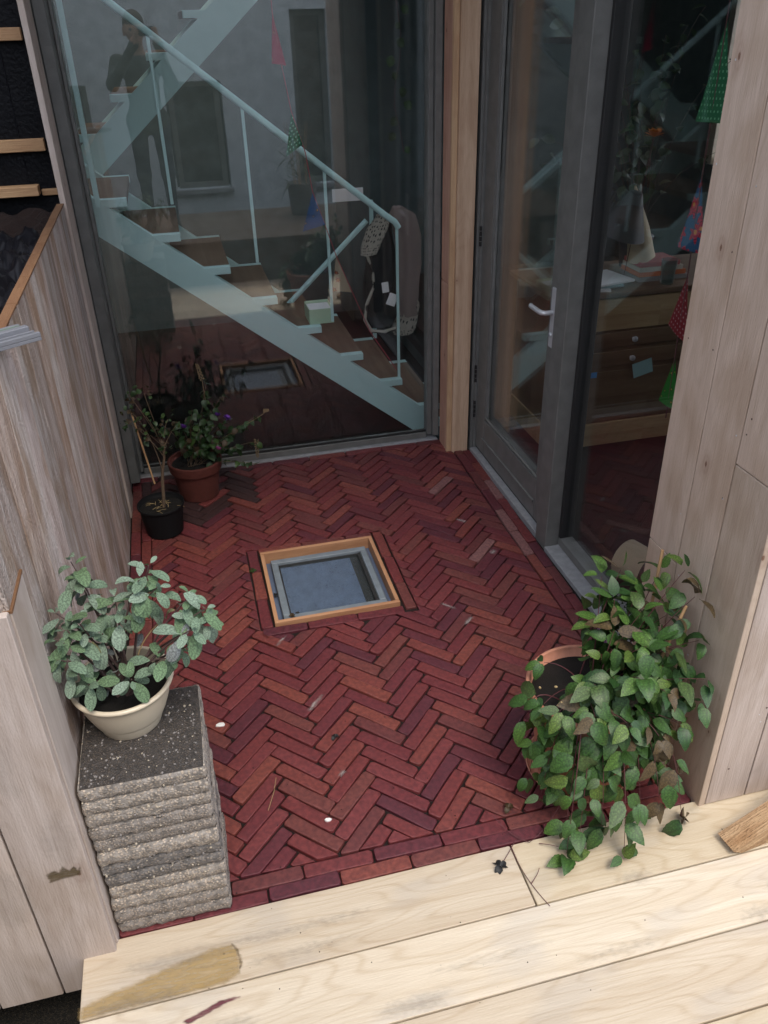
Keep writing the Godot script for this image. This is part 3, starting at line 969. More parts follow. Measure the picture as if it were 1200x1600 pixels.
# ================= stairs =================
func add_bar(b: Dictionary, a: Vector3, c: Vector3, deep: float, thick: float, cut := 0) -> void:
	# flat bar in a plane of constant z, from a to c (centre line), its ends plumb
	var d := (c - a).normalized()
	var upv := Vector3(0, deep * 0.5 / maxf(absf(d.x), 0.2), 0)
	var z := Vector3(0, 0, thick * 0.5)
	var P := [a - upv, a + upv, c + upv, c - upv]
	var nn := Vector3(-d.y, d.x, 0)
	if nn.y < 0:
		nn = -nn
	for s in [-1, 1]:
		var id := []
		for p in P:
			id.append(vert(b, p + z * s, Vector3(0, 0, s), Vector2(p.x, p.y)))
		quad(b, id[0], id[1], id[2], id[3])
	for e in [[1, 2, nn], [0, 3, -nn], [0, 1, Vector3(-signf(d.x), 0, 0)], [2, 3, Vector3(signf(d.x), 0, 0)]]:
		var n: Vector3 = e[2]
		quad(b, vert(b, P[e[0]] - z, n, Vector2.ZERO), vert(b, P[e[1]] - z, n, Vector2.ZERO), vert(b, P[e[1]] + z, n, Vector2.ZERO), vert(b, P[e[0]] + z, n, Vector2.ZERO))

func bar(a: Vector3, c: Vector3, deep: float, thick: float) -> ArrayMesh:
	var b := mb()
	add_bar(b, a, c, deep, thick)
	return commit(b)

func build_stairs() -> void:
	var s := thing("staircase", "pale mint steel staircase with wooden treads behind the tall window", "staircase", Vector3.ZERO)
	var zn := -4.5
	var zf := -5.26
	# lower flight climbs to the left
	obj("stringer", bar(Vector3(-0.52, 1.362, zn), Vector3(1.75, -0.431, zn), 0.149, 0.05), M.mint, s)
	obj("stringer", bar(Vector3(-0.52, 1.362, zf), Vector3(1.75, -0.431, zf), 0.149, 0.05), M.mint, s)
	for k in 9:
		var nose := 1.192 - 0.2347 * (k - 2)
		var y := 0.206 + 0.1868 * (k - 2)
		var x0 := nose - (0.30 if k < 8 else 0.62)
		var t := plank("tread", Vector3(x0, y - 0.036, zf + 0.026), Vector3(nose - 0.001, y, zn - 0.0255), M.tread, s, 2)
		span("end_plate", Vector3(x0, y - 0.037, zn - 0.025) - t.position, Vector3(nose, y + 0.001, zn + 0.022) - t.position, M.mint, t, 0.001)
		span("end_plate", Vector3(x0, y - 0.037, zf - 0.02) - t.position, Vector3(nose, y + 0.001, zf + 0.0255) - t.position, M.mint, t, 0.001)
	# upper flight, behind, climbs to the right
	var zu := -5.36
	var zv := -6.1
	obj("stringer", bar(Vector3(-0.75, 1.102, zu), Vector3(1.9, 3.367, zu), 0.16, 0.05), M.mint, s)
	obj("stringer", bar(Vector3(-0.75, 1.102, zv), Vector3(1.9, 3.367, zv), 0.16, 0.05), M.mint, s)
	for k in 10:
		var nose := -0.478 + 0.2277 * k
		var y := 1.54 + 0.1968 * k
		var t := plank("tread", Vector3(nose + 0.001, y - 0.036, zv + 0.026), Vector3(nose + 0.29, y, zu - 0.0255), M.tread, s, 2)
		span("end_plate", Vector3(nose, y - 0.037, zu - 0.025) - t.position, Vector3(nose + 0.29, y + 0.001, zu + 0.022) - t.position, M.mint, t, 0.001)
	plank("landing", Vector3(-1.28, 1.31, zv), Vector3(-0.55, 1.345, zf + 0.0), M.tread, s, 2)
	# handrail and balusters of the lower flight
	var b := mb()
	add_tube(b, [Vector3(-0.45, 2.400, zn), Vector3(1.13, 1.138, zn), Vector3(1.165, 1.115, zn), Vector3(1.187, 1.08, zn)], [0.017], 12)
	obj("handrail", commit(b), M.mint, s)
	for p in [[0.002, 2.03, 1.28], [0.402, 1.71, 0.955], [0.794, 1.395, 0.59], [1.180, 1.10, 0.20]]:
		var q := mb()
		var xx: float = p[0]
		add_box(q, Transform3D(Basis.IDENTITY, Vector3(xx, (p[1] + p[2]) * 0.5, zn - 0.012)), Vector3(0.016, p[1] - p[2], 0.010), 0.002)
		obj("baluster", commit(q), M.mint, s)
	var q2 := mb()
	add_tube(q2, [Vector3(0.60, 0.56, -5.0), Vector3(1.12, 1.03, -5.0)], [0.016], 10)
	obj("brace", commit(q2), M.mint, s)
	span("baluster", Vector3(1.196, 0.206, zf), Vector3(1.222, 1.10, zf + 0.012), M.mint, s)
	# wall stringer light strip at the left of the stairwell
	span("hanger", Vector3(-0.346, 1.34, -4.222), Vector3(-0.322, 4.0, -4.20), M.mint, s)

# ================= brick paving =================
func brick_outline(l: float, w: float) -> PackedVector2Array:
	var p := PackedVector2Array()
	var hl := l * 0.5
	var hw := w * 0.5
	var j := func() -> float: return rng.randf_range(-0.0021, 0.0021)
	for c in [[-1, -1], [1, -1], [1, 1], [-1, 1]]:
		var sx: float = c[0]
		var sy: float = c[1]
		var cut := rng.randf_range(0.002, 0.009)
		if sx * sy > 0:
			p.append(Vector2(sx * hl + j.call(), sy * (hw - cut)))
			p.append(Vector2(sx * (hl - cut), sy * hw + j.call()))
			p.append(Vector2(0.02 * j.call(), sy * hw + j.call() * 0.8))
		else:
			p.append(Vector2(sx * (hl - cut), sy * hw + j.call()))
			p.append(Vector2(sx * hl + j.call(), sy * (hw - cut)))
	return p

func brick_mat(at: Vector3) -> Material:
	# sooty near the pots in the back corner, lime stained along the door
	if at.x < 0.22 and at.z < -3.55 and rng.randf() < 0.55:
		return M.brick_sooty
	if at.x > 1.0 and at.z < -2.7 and at.z > -3.6 and rng.randf() < (0.5 if at.x > 1.30 else 0.06):
		return M.brick_limed
	return pick(M.brick)

func build_paving() -> void:
	var bed := structure("paving_bed", "dark sand bed showing in the joints between the bricks")
	span("sand", Vector3(-0.433, -0.2, -4.05), Vector3(0.155, -0.011, -1.415), M.sand, bed, 0.0)
	span("sand", Vector3(0.675, -0.2, -4.05), Vector3(1.417, -0.011, -1.415), M.sand, bed, 0.0)
	span("sand", Vector3(0.155, -0.2, -4.05), Vector3(0.675, -0.011, -3.130), M.sand, bed, 0.0)
	span("sand", Vector3(0.155, -0.2, -2.604), Vector3(0.675, -0.011, -1.415), M.sand, bed, 0.0)
	var field := PackedVector2Array([Vector2(-0.318, -1.511), Vector2(-0.318, -3.988), Vector2(1.317, -3.988), Vector2(1.2765, -1.511)])
	var ring := PackedVector2Array([Vector2(0.098, -3.180), Vector2(0.736, -3.180), Vector2(0.736, -2.548), Vector2(0.098, -2.548)])
	var vars := []
	for k in 14:
		var b := mb()
		add_slab(b, brick_outline(0.1982 - 0.003 * (k % 3), 0.0470 - 0.0007 * (k % 4)), 0.0, -0.045, 0.0035)
		vars.append(commit(b))
	var pav := structure("herringbone_paving", "dark red brick paving laid in a herringbone pattern")
	var px := 0.2845
	var pz := 0.0695
	var o := Vector2(0.085, -1.695)
	var r2 := sqrt(0.5)
	var e1 := Vector2(r2, r2)
	var e2 := Vector2(-r2, r2)
	var L := 0.2012
	var W := 0.0491
	var list := []
	for i in range(-3, 6):
		for k in range(-44, 10):
			var org := o + Vector2(px * i, pz * k)
			list.append([org + e1 * L * 0.5 + e2 * W * 0.5, -PI / 4])
			list.append([org + e1 * (L + W * 0.5) + e2 * (W - L * 0.5), PI / 4])
	var pieces := []
	for q in list:
		var c: Vector2 = q[0]
		if c.x < -0.45 or c.x > 1.45 or c.y < -4.15 or c.y > -1.4:
			continue
		var ang: float = q[1]
		var raw := brick_outline(0.1975, 0.0464)
		var poly := PackedVector2Array()
		for p in raw:
			poly.append(c + p.rotated(-ang))
		var whole := true
		for p in poly:
			if not Geometry2D.is_point_in_polygon(p, field) or Geometry2D.is_point_in_polygon(p, ring):
				whole = false
		# the square cut-out's corner could also lie inside a brick
		for p in ring:
			if Geometry2D.is_point_in_polygon(p, poly):
				whole = false
		if whole:
			pieces.append([c, ang, null])
			continue
		for a in Geometry2D.intersect_polygons(poly, field):
			for bb in Geometry2D.clip_polygons(a, ring):
				if Geometry2D.is_polygon_clockwise(bb) and false:
					continue
				var area := 0.0
				var cen := Vector2.ZERO
				for m in bb.size():
					area += bb[m].cross(bb[(m + 1) % bb.size()]) * 0.5
					cen += bb[m]
				if absf(area) < 0.0006:
					continue
				cen /= bb.size()
				var loc := PackedVector2Array()
				for p in bb:
					loc.append((p - cen) * 0.975)
				pieces.append([cen, 0.0, loc])
	pieces.sort_custom(func(x, y): return x[0].y > y[0].y)
	var far := mb()
	var nodes := 0
	for q in pieces:
		var c: Vector2 = q[0]
		var at := Vector3(c.x, rng.randf_range(-0.0035, 0.0015), c.y)
		var lean := Basis.from_euler(Vector3(rng.randfn() * 0.010, 0, rng.randfn() * 0.010))
		var turn: float = q[1] + (rng.randfn() * 0.012 if q[2] == null else 0.0)
		if rng.randf() < 0.5 and q[2] == null:
			turn += PI
		var m: Mesh
		if q[2] == null:
			m = pick(vars)
		else:
			var b := mb()
			add_slab(b, q[2], 0.0, -0.045, 0.003)
			m = commit(b)
		if nodes < 297:
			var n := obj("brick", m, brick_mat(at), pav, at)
			n.basis = lean * Basis(Vector3.UP, turn)
			nodes += 1
		else:
			var arr := m.surface_get_arrays(0)
			var base: int = far.v.size()
			var xf := Transform3D(lean * Basis(Vector3.UP, turn), at)
			var mm: StandardMaterial3D = brick_mat(at)
			far.col = mm.albedo_color.srgb_to_linear()
			for i in arr[Mesh.ARRAY_VERTEX].size():
				vert(far, xf * arr[Mesh.ARRAY_VERTEX][i], xf.basis * arr[Mesh.ARRAY_NORMAL][i], Vector2.ZERO)
			for i in arr[Mesh.ARRAY_INDEX]:
				far.i.append(base + i)
	if far.v.size() > 0:
		far.usecol = true
		var fm := tri_tex(mat(1, 1, 1, 0.64), "brick", 4.6, "brick_n", 0.9)
		fm.vertex_color_use_as_albedo = true
		var n := obj("brick_rows", commit(far), fm, pav)
		n.set_meta("kind", "stuff")
	# straight courses along the edges and round the skylight
	var edge := structure("brick_edging", "straight courses of red bricks edging the herringbone paving and the skylight")
	var lay := func(a: Vector2, dir: Vector2, len: float, l0: float) -> void:
		# a row of stretchers from a along dir; l0 is the first brick's length
		var s := 0.0
		var l := l0
		var nrm := Vector2(-dir.y, dir.x)
		while s < len - 0.02:
			var e := minf(s + l, len)
			var b := mb()
			add_slab(b, brick_outline(e - s - 0.0035, 0.0452), 0.0, -0.045, 0.0035)
			var c := a + dir * (s + e) * 0.5 + nrm * rng.randf_range(-0.001, 0.001)
			var n := obj("brick", commit(b), brick_mat(Vector3(c.x, 0, c.y)), edge, Vector3(c.x, rng.randf_range(-0.002, 0.0015), c.y))
			n.basis = Basis.from_euler(Vector3(rng.randfn() * 0.005, 0, rng.randfn() * 0.005)) * Basis(Vector3.UP, -dir.angle())
			s = e
			l = 0.2035
	lay.call(Vector2(-0.414, -1.485), Vector2.RIGHT, 1.686, 0.095)
	lay.call(Vector2(-0.414, -1.4385), Vector2.RIGHT, 1.686, 0.194)
	var dz := Vector2(-0.0164, 1.0).normalized()
	lay.call(Vector2(1.343, -3.870), dz, 2.355, 0.055)
	lay.call(Vector2(1.3885, -3.862), Vector2(-0.0164, 1.0).normalized(), 2.30, 0.155)
	lay.call(Vector2(-0.3415, -3.99), Vector2(0, 1), 2.48, 0.19)
	lay.call(Vector2(-0.388, -3.99), Vector2(0, 1), 2.48, 0.09)
	lay.call(Vector2(-0.40, -4.0125), Vector2.RIGHT, 1.69, 0.12)
	lay.call(Vector2(0.152, -3.155), Vector2.RIGHT, 0.53, 0.2)
	lay.call(Vector2(0.102, -2.5725), Vector2.RIGHT, 0.58, 0.18)
	lay.call(Vector2(0.126, -3.178), Vector2(0, 1), 0.58, 0.178)
	lay.call(Vector2(0.709, -3.178), Vector2(0, 1), 0.61, 0.22)

func build_skylight() -> void:
	var s := thing("skylight", "square walk-over skylight set in the bricks in a raw wooden frame", "skylight", Vector3(0.415, 0, -2.867))
	var h := 0.258
	var t := 0.017
	var top := 0.012
	var z := 0.262
	plank("frame_board", Vector3(-h, -0.16, -z), Vector3(h, top, -z + t), M.skyframe, s, 0, 0.0015)
	plank("frame_board", Vector3(-h, -0.16, z - t), Vector3(h, top - 0.001, z), M.skyframe, s, 0, 0.0015)
	plank("frame_board", Vector3(-h + 0.0005, -0.16, -z + t + 0.0005), Vector3(-h + t, top - 0.0015, z - t - 0.0005), M.skyframe, s, 2, 0.0015)
	plank("frame_board", Vector3(h - t, -0.16, -z + t + 0.0005), Vector3(h - 0.0005, top + 0.0005, z - t - 0.0005), M.skyframe, s, 2, 0.0015)
	var metal := tri_tex(mat(0.20, 0.235, 0.27, 0.45), "mottle", 1.5)
	var lead := mat(0.10, 0.13, 0.20, 0.35)
	var a := h - t - 0.001
	var c := z - t - 0.001
	# flashing gutter, then the casement frame with its pane
	span("gutter", Vector3(-a, -0.062, -c), Vector3(a, -0.043, c), lead, s, 0.0)
	var fx := 0.218
	var fz := 0.222
	var w := 0.031
	span("casement", Vector3(-fx, -0.0425, -fz), Vector3(fx, -0.012, -fz + w), metal, s, 0.005)
	span("casement", Vector3(-fx, -0.0425, fz - w), Vector3(fx, -0.012, fz), metal, s, 0.005)
	span("casement", Vector3(-fx, -0.0425, -fz + w), Vector3(-fx + w, -0.0125, fz - w), metal, s, 0.005)
	span("casement", Vector3(fx - w, -0.0425, -fz + w), Vector3(fx, -0.0125, fz - w), metal, s, 0.005)
	span("gasket", Vector3(-fx + w, -0.042, -fz + w), Vector3(fx - w, -0.026, -fz + w + 0.006), M.frame_dark, s, 0.001)
	span("gasket", Vector3(-fx + w, -0.042, -fz + w + 0.0065), Vector3(-fx + w + 0.006, -0.026, fz - w), M.frame_dark, s, 0.001)
	span("gasket", Vector3(fx - w - 0.014, -0.042, -fz + w + 0.0065), Vector3(fx - w, -0.020, fz - w), M.frame_dark, s, 0.001)
	span("pane", Vector3(-fx + w, -0.036, -fz + w), Vector3(fx - w, -0.030, fz - w), M.wet_glass, s, 0.0)
	var blind := tri_tex(mat(0.115, 0.165, 0.27, 0.7), "mottle", 1.2)
	span("blind", Vector3(-fx + w, -0.0424, -fz + w), Vector3(fx - w - 0.05, -0.040, fz - w), blind, s, 0.0)
	span("well", Vector3(fx - w - 0.0495, -0.0424, -fz + w), Vector3(fx - w, -0.0415, fz - w), M.frame_dark, s, 0.0)
	# rain drops on the pane
	var dm := lathe([Vector2(0.0022, 0.0), Vector2(0.0019, 0.0006), Vector2(0.001, 0.0011), Vector2(0.0, 0.0012)], 8)
	var mm := MultiMesh.new()
	mm.transform_format = MultiMesh.TRANSFORM_3D
	mm.mesh = dm
	mm.instance_count = 300
	for i in 300:
		var sc := rng.randf_range(0.3, 1.0) * (1.6 if rng.randf() < 0.06 else 1.0)
		mm.set_instance_transform(i, Transform3D(Basis().scaled(Vector3(sc * rng.randf_range(0.8, 1.4), sc, sc)), Vector3(rng.randf_range(-fx + w + 0.01, fx - w - 0.02), -0.0299, rng.randf_range(-fz + w + 0.01, fz - w - 0.01))))
	var mi := MultiMeshInstance3D.new()
	mi.multimesh = mm
	mi.material_override = mat(0.07, 0.08, 0.11, 0.12)
	mi.set_meta("kind", "stuff")
	put(mi, "rain_drops", s)
	# dirt in the corners and a dead leaf in the gutter
	var lf := obj("dead_leaf", leaf_mesh([0.002, 0.011, 0.013, 0.008, 0.001], 0.035, 0.5, 1.2), M.dark_leaf[3], s)
	lf.transform = leaf_xf(Vector3(-0.195, -0.006, 0.212), Vector3(1, 0.1, -0.15), Vector3.UP, 1.0)
	var lf2 := obj("dead_leaf", leaf_mesh([0.002, 0.008, 0.009, 0.006, 0.001], 0.03, 0.5, 1.2), M.black, s)
	lf2.transform = leaf_xf(Vector3(-0.228, -0.030, 0.03), Vector3(0.2, 0.4, -1), Vector3.UP, 1.0)
	var lf3 := obj("dead_leaf", leaf_mesh([0.002, 0.009, 0.011, 0.006, 0.001], 0.03, 0.4, 1.0), M.black, s)
	lf3.transform = leaf_xf(Vector3(-0.165, -0.026, 0.170), Vector3(1, 0.0, 0.35), Vector3.UP, 0.8)

# ================= deck =================
func build_deck() -> void:
	var d := structure("timber_deck", "pale wide deck boards in front of the brick paving")
	var zs := [-1.4125, -1.2165, -1.0225, -0.8355, -0.640]
	plank("plank", Vector3(-0.501, -0.036, zs[0]), Vector3(0.6785, 0.002, zs[1] - 0.003), M.pale[1], d, 0, 0.003)
	plank("plank", Vector3(0.6815, -0.036, zs[0]), Vector3(3.2, 0.003, zs[1] - 0.003), M.pale[2], d, 0, 0.003)
	for k in range(1, 4):
		plank("plank", Vector3(-0.501, -0.036, zs[k]), Vector3(2.66, 0.0025, zs[k + 1] - 0.003), M.pale[(k + 2) % 3], d, 0, 0.003)
	plank("plank", Vector3(-0.501, -0.036, -0.640), Vector3(2.66, 0.0025, -0.443), M.pale[1], d, 0, 0.003)
	span("joist", Vector3(-0.47, -0.3, -1.39), Vector3(-0.41, -0.037, -0.45), M.beam, d, 0.002, 2)
	span("joist", Vector3(0.65, -0.3, -1.39), Vector3(0.71, -0.037, -0.45), M.beam, d, 0.002, 2)
	# ochre patch left by a thing that stood there, and a dark red smear
	soak("stain", PackedVector2Array([Vector2(-0.500, -1.2205), Vector2(-0.500, -1.250), Vector2(-0.43, -1.270), Vector2(-0.36, -1.283), Vector2(-0.26, -1.305), Vector2(-0.17, -1.322), Vector2(-0.128, -1.320), Vector2(-0.112, -1.300), Vector2(-0.108, -1.262), Vector2(-0.118, -1.236), Vector2(-0.15, -1.2205)]), 0.0034, Color(0.40, 0.27, 0.10), 0.62, 0.007, d, 2)
	soak("stain", PackedVector2Array([Vector2(-0.128, -1.322), Vector2(-0.110, -1.300), Vector2(-0.105, -1.262), Vector2(-0.116, -1.238), Vector2(-0.111, -1.262), Vector2(-0.117, -1.300)]), 0.0037, Color(0.16, 0.11, 0.06), 0.7, 0.005, d, 6)
	soak("smear", PackedVector2Array([Vector2(-0.245, -1.146), Vector2(-0.20, -1.158), Vector2(-0.16, -1.170), Vector2(-0.115, -1.178), Vector2(-0.118, -1.1815), Vector2(-0.17, -1.182), Vector2(-0.21, -1.169), Vector2(-0.26, -1.155)]), 0.0034, Color(0.15, 0.035, 0.05), 0.85, 0.003, d, 4)
	# grey weather marks and grime along the board edges
	var r := RandomNumberGenerator.new()
	r.seed = 77
	for k in 16:
		var q := Vector2(r.randf_range(-0.4, 1.7), [-1.31, -1.24, -1.12, -1.05, -0.93, -1.38][k % 6] + r.randf_range(-0.02, 0.02))
		var poly := PackedVector2Array()
		var lx := r.randf_range(0.05, 0.16)
		var lz := r.randf_range(0.008, 0.022)
		for i in 14:
			var a := TAU * i / 14
			poly.append(q + Vector2(cos(a) * lx * r.randf_range(0.7, 1.2), sin(a) * lz * r.randf_range(0.7, 1.2)))
		var n := soak("weather_mark", poly, 0.0036 + 0.00012 * k, Color(0.22, 0.205, 0.19), r.randf_range(0.12, 0.30), 0.022, d, 20 + k)
# ================= stack of slabs =================
func slab_mesh(sd: int) -> ArrayMesh:
	# a concrete flag 30 x 30 x 4.4 cm with crumbled, displaced sides
	var nz := FastNoiseLite.new()
	nz.seed = sd
	nz.frequency = 0.9
	nz.fractal_octaves = 4
	var s := 0.149
	var t := 0.0425
	var b := mb()
	var n := 44
	var m := 6
	for f in 4:
		var bs := Basis(Vector3.UP, f * PI / 2)
		var pos := []
		for j in m + 1:
			var row := []
			for i in n + 1:
				var u := -1.0 + 2.0 * i / n
				var v := float(j) / m
				var q := bs * Vector3(u * s, v * t, s)
				# crumbled foot, rounder shoulder
				var foot := pow(1.0 - v, 3.5) * (0.007 + 0.007 * nz.get_noise_3d(q.x * 32.0, 3.0, q.z * 32.0))
				var shoulder := pow(v, 9.0) * 0.003 * (1.0 + nz.get_noise_3d(q.x * 30.0, 9.0, q.z * 30.0))
				var rough := nz.get_noise_3dv(q * 34.0) * 0.0022 + nz.get_noise_3dv(q * 120.0) * 0.0016
				var p := Vector3(u * s, v * t, s - 0.001 - foot - shoulder + rough)
				if i == 0 or i == n:
					var e := s - 0.004 - foot - shoulder
					p = Vector3(signf(u) * e, v * t, e)
				row.append(p)
			pos.append(row)
		var rows := []
		for j in m + 1:
			var row := []
			for i in n + 1:
				var du: Vector3 = pos[j][mini(i + 1, n)] - pos[j][maxi(i - 1, 0)]
				var dv: Vector3 = pos[mini(j + 1, m)][i] - pos[maxi(j - 1, 0)][i]
				var nn := du.cross(dv).normalized()
				if nn.z < 0:
					nn = -nn
				row.append(vert(b, bs * pos[j][i], bs * nn, Vector2(i, j)))
			rows.append(row)
		for j in m:
			for i in n:
				quad(b, rows[j][i], rows[j][i + 1], rows[j + 1][i + 1], rows[j + 1][i])
	for y in [0.0005, t - 0.0005]:
		var nn := Vector3.UP if y > 0.01 else Vector3.DOWN
		var g := 9
		var ids := []
		for j in g + 1:
			for i in g + 1:
				var p := Vector3((-1.0 + 2.0 * i / g) * (s - (0.004 if y > 0.01 else 0.018)), y, (-1.0 + 2.0 * j / g) * (s - (0.004 if y > 0.01 else 0.018)))
				ids.append(vert(b, p, nn, Vector2(p.x, p.z)))
		for j in g:
			for i in g:
				quad(b, ids[j * (g + 1) + i], ids[j * (g + 1) + i + 1], ids[(j + 1) * (g + 1) + i + 1], ids[(j + 1) * (g + 1) + i])
	return commit(b)

func build_slabs() -> void:
	var meshes := [slab_mesh(3), slab_mesh(14), slab_mesh(25), slab_mesh(36)]
	var words := ["bottom", "second from the bottom", "third from the bottom", "fourth from the bottom", "fifth from the bottom", "sixth from the bottom", "sixth from the top", "fifth from the top", "fourth from the top", "third from the top", "second from the top", "topmost"]
	for k in 12:
		var m: Material = M.agg if k == 11 else [M.agg, M.agg2, M.agg3, M.agg, M.agg2, M.agg, M.agg3][(k * 3 + 1) % 7]
		var off := Vector3(-0.2640 + rng.randf_range(-0.0005, 0.004), 0.0012 + 0.0458 * k, -1.571 + rng.randf_range(-0.005, 0.005))
		var n := obj("paving_slab", meshes[k % 4], m, null, off)
		n.rotation.y = (k % 4) * PI / 2 + rng.randf_range(-0.012, 0.012)
		var lab: String = "grey washed-concrete slab, %s of the stack by the left wall" % words[k]
		if k == 11:
			lab = "topmost dark pebbly concrete slab of the stack, under the cream pot"
			var wet := mb()
			add_slab(wet, PackedVector2Array([Vector2(-0.143, -0.142), Vector2(0.0, -0.144), Vector2(0.143, -0.142), Vector2(0.144, 0.0), Vector2(0.142, 0.141), Vector2(0.05, 0.144), Vector2(-0.06, 0.142), Vector2(-0.143, 0.143), Vector2(-0.144, 0.02)]), 0.0438, 0.036, 0.001)
			obj("wet_face", commit(wet), M.agg_top, n)
		tag(n, lab, "paving slab", "concrete slabs stacked by the left wall")
	# loose pebbles standing proud of the sides
	var pm := lathe([Vector2(0.0, -0.003), Vector2(0.003, -0.0016), Vector2(0.004, 0.0), Vector2(0.003, 0.0018), Vector2(0.0, 0.003)], 7, 0.1)
	for v in 2:
		var mm := MultiMesh.new()
		mm.transform_format = MultiMesh.TRANSFORM_3D
		mm.mesh = pm
		mm.instance_count = 330
		for i in 330:
			var p := Vector3.ZERO
			var q := rng.randf()
			var y := rng.randf_range(0.01, 0.545)
			if q < 0.3:
				p = Vector3(rng.randf_range(-0.405, -0.125), y, -1.4245)
			elif q < 0.45:
				p = Vector3(-0.119, y, rng.randf_range(-1.71, -1.43))
			else:
				p = Vector3(rng.randf_range(-0.40, -0.13), 0.5488 if i % 6 == 0 or v == 1 else 0.53, rng.randf_range(-1.70, -1.43))
			mm.set_instance_transform(i, Transform3D(Basis.from_euler(rv(3.0)).scaled(Vector3.ONE * rng.randf_range(0.4, 1.0)), p))
		var mi := MultiMeshInstance3D.new()
		mi.multimesh = mm
		mi.material_override = mat(0.42, 0.36, 0.28, 0.7) if v == 0 else mat(0.22, 0.20, 0.19, 0.7)
		put(mi, "pebbles")
		mi.set_meta("kind", "stuff")
		mi.set_meta("label", ["buff pebbles showing in the stacked slabs", "grey pebbles showing in the stacked slabs"][v])

func build_planter() -> void:
	sobj("planter_soil", box(Vector3(2.1, 0.3, 2.5), 0.0), M.soil, "dark soil filling the raised planter on the left", Vector3(-1.50, 1.19, -2.62))
	sobj("mulch", bumpy(Vector3(-0.45, 1.40, -3.80), 40, 30, -0.025, 0.02, 0.035, 21), M.mulch, "red brown bark mulch at the back of the planter")
	# crumpled black liner along the inside of the wall
	var l := thing("pond_liner", "crumpled glossy black liner sheet lying inside the planter wall", "liner", Vector3.ZERO)
	obj("sheet", bumpy(Vector3(-0.447, 1.41, -3.25), 44, 60, -0.012, 0.026, 0.055, 8), M.liner, l)
	# aluminium straightedge with a green strip lying across the wall
	var g := thing("guide_rail", "silver aluminium rail with green strip lying across the planter wall", "rail", Vector3(-0.352, 1.4645, -1.93))
	g.rotation.y = deg_to_rad(34)
	span("profile", Vector3(-0.9, 0.0, -0.055), Vector3(0.0, 0.008, 0.055), M.alu, g, 0.001)
	span("rib", Vector3(-0.9, 0.0085, -0.050), Vector3(0.0, 0.016, -0.040), M.alu, g, 0.001)
	span("rib", Vector3(-0.9, 0.0085, -0.012), Vector3(0.0, 0.022, 0.006), M.alu, g, 0.002)
	span("rib", Vector3(-0.9, 0.0085, 0.022), Vector3(0.0, 0.016, 0.027), M.alu, g, 0.001)
	span("rib", Vector3(-0.9, 0.0085, 0.045), Vector3(0.0, 0.018, 0.055), M.alu, g, 0.001)
	span("green_strip", Vector3(-0.9, 0.0083, -0.039), Vector3(-0.001, 0.0115, -0.026), M.green_strip, g, 0.0005)

func bumpy(o: Vector3, nx: int, nz: int, dx: float, dz: float, amp: float, sd: int) -> ArrayMesh:
	# a crumpled or heaped sheet over a grid
	var ns := FastNoiseLite.new()
	ns.seed = sd
	ns.frequency = 1.0
	ns.noise_type = FastNoiseLite.TYPE_SIMPLEX
	var b := mb()
	var hgt := func(i: int, j: int) -> Vector3:
		var p := o + Vector3(dx * i, 0, dz * j)
		p.y += ns.get_noise_2d(p.x * 9.0, p.z * 9.0) * amp + (0.5 - absf(ns.get_noise_2d(p.x * 24.0 + 50.0, p.z * 24.0))) * amp * 0.45 + ns.get_noise_2d(p.x * 70.0, p.z * 70.0) * amp * 0.12
		return p
	for j in nz + 1:
		for i in nx + 1:
			var n: Vector3 = (hgt.call(i + 1, j) - hgt.call(i - 1, j)).cross(hgt.call(i, j + 1) - hgt.call(i, j - 1)).normalized()
			if n.y < 0:
				n = -n
			vert(b, hgt.call(i, j), n, Vector2(i * dx, j * dz))
	for j in nz:
		for i in nx:
			var q := j * (nx + 1) + i
			quad(b, q, q + 1, q + nx + 2, q + nx + 1)
	return commit(b)

# ================= plants =================
func curve_pts(a: Vector3, m: Vector3, c: Vector3, n: int) -> Array:
	var p := []
	for i in n + 1:
		var t := float(i) / n
		p.append(a * (1 - t) * (1 - t) + m * 2.0 * t * (1 - t) + c * t * t)
	return p

func soil_disc(r: float, y: float) -> ArrayMesh:
	var b := mb()
	var n := 26
	var ids := []
	for j in 7:
		var rr := r * j / 6.0
		var row := []
		for k in n + 1:
			var a := TAU * k / n
			var hh := 0.006 * sin(a * 3.0 + j * 1.7) + 0.004 * sin(a * 7.0 - j * 2.3)
			row.append(vert(b, Vector3(cos(a) * rr, y + hh * (1.0 - j / 7.0), sin(a) * rr), Vector3(sin(a * 5.0 + j) * 0.2, 1, cos(a * 4.0 - j) * 0.2).normalized(), Vector2(cos(a), sin(a)) * rr))
		ids.append(row)
	for j in 6:
		for k in n:
			if j > 0:
				tri(b, ids[j][k], ids[j][k + 1], ids[j + 1][k + 1])
			tri(b, ids[j][k], ids[j + 1][k + 1], ids[j + 1][k])
	return commit(b)

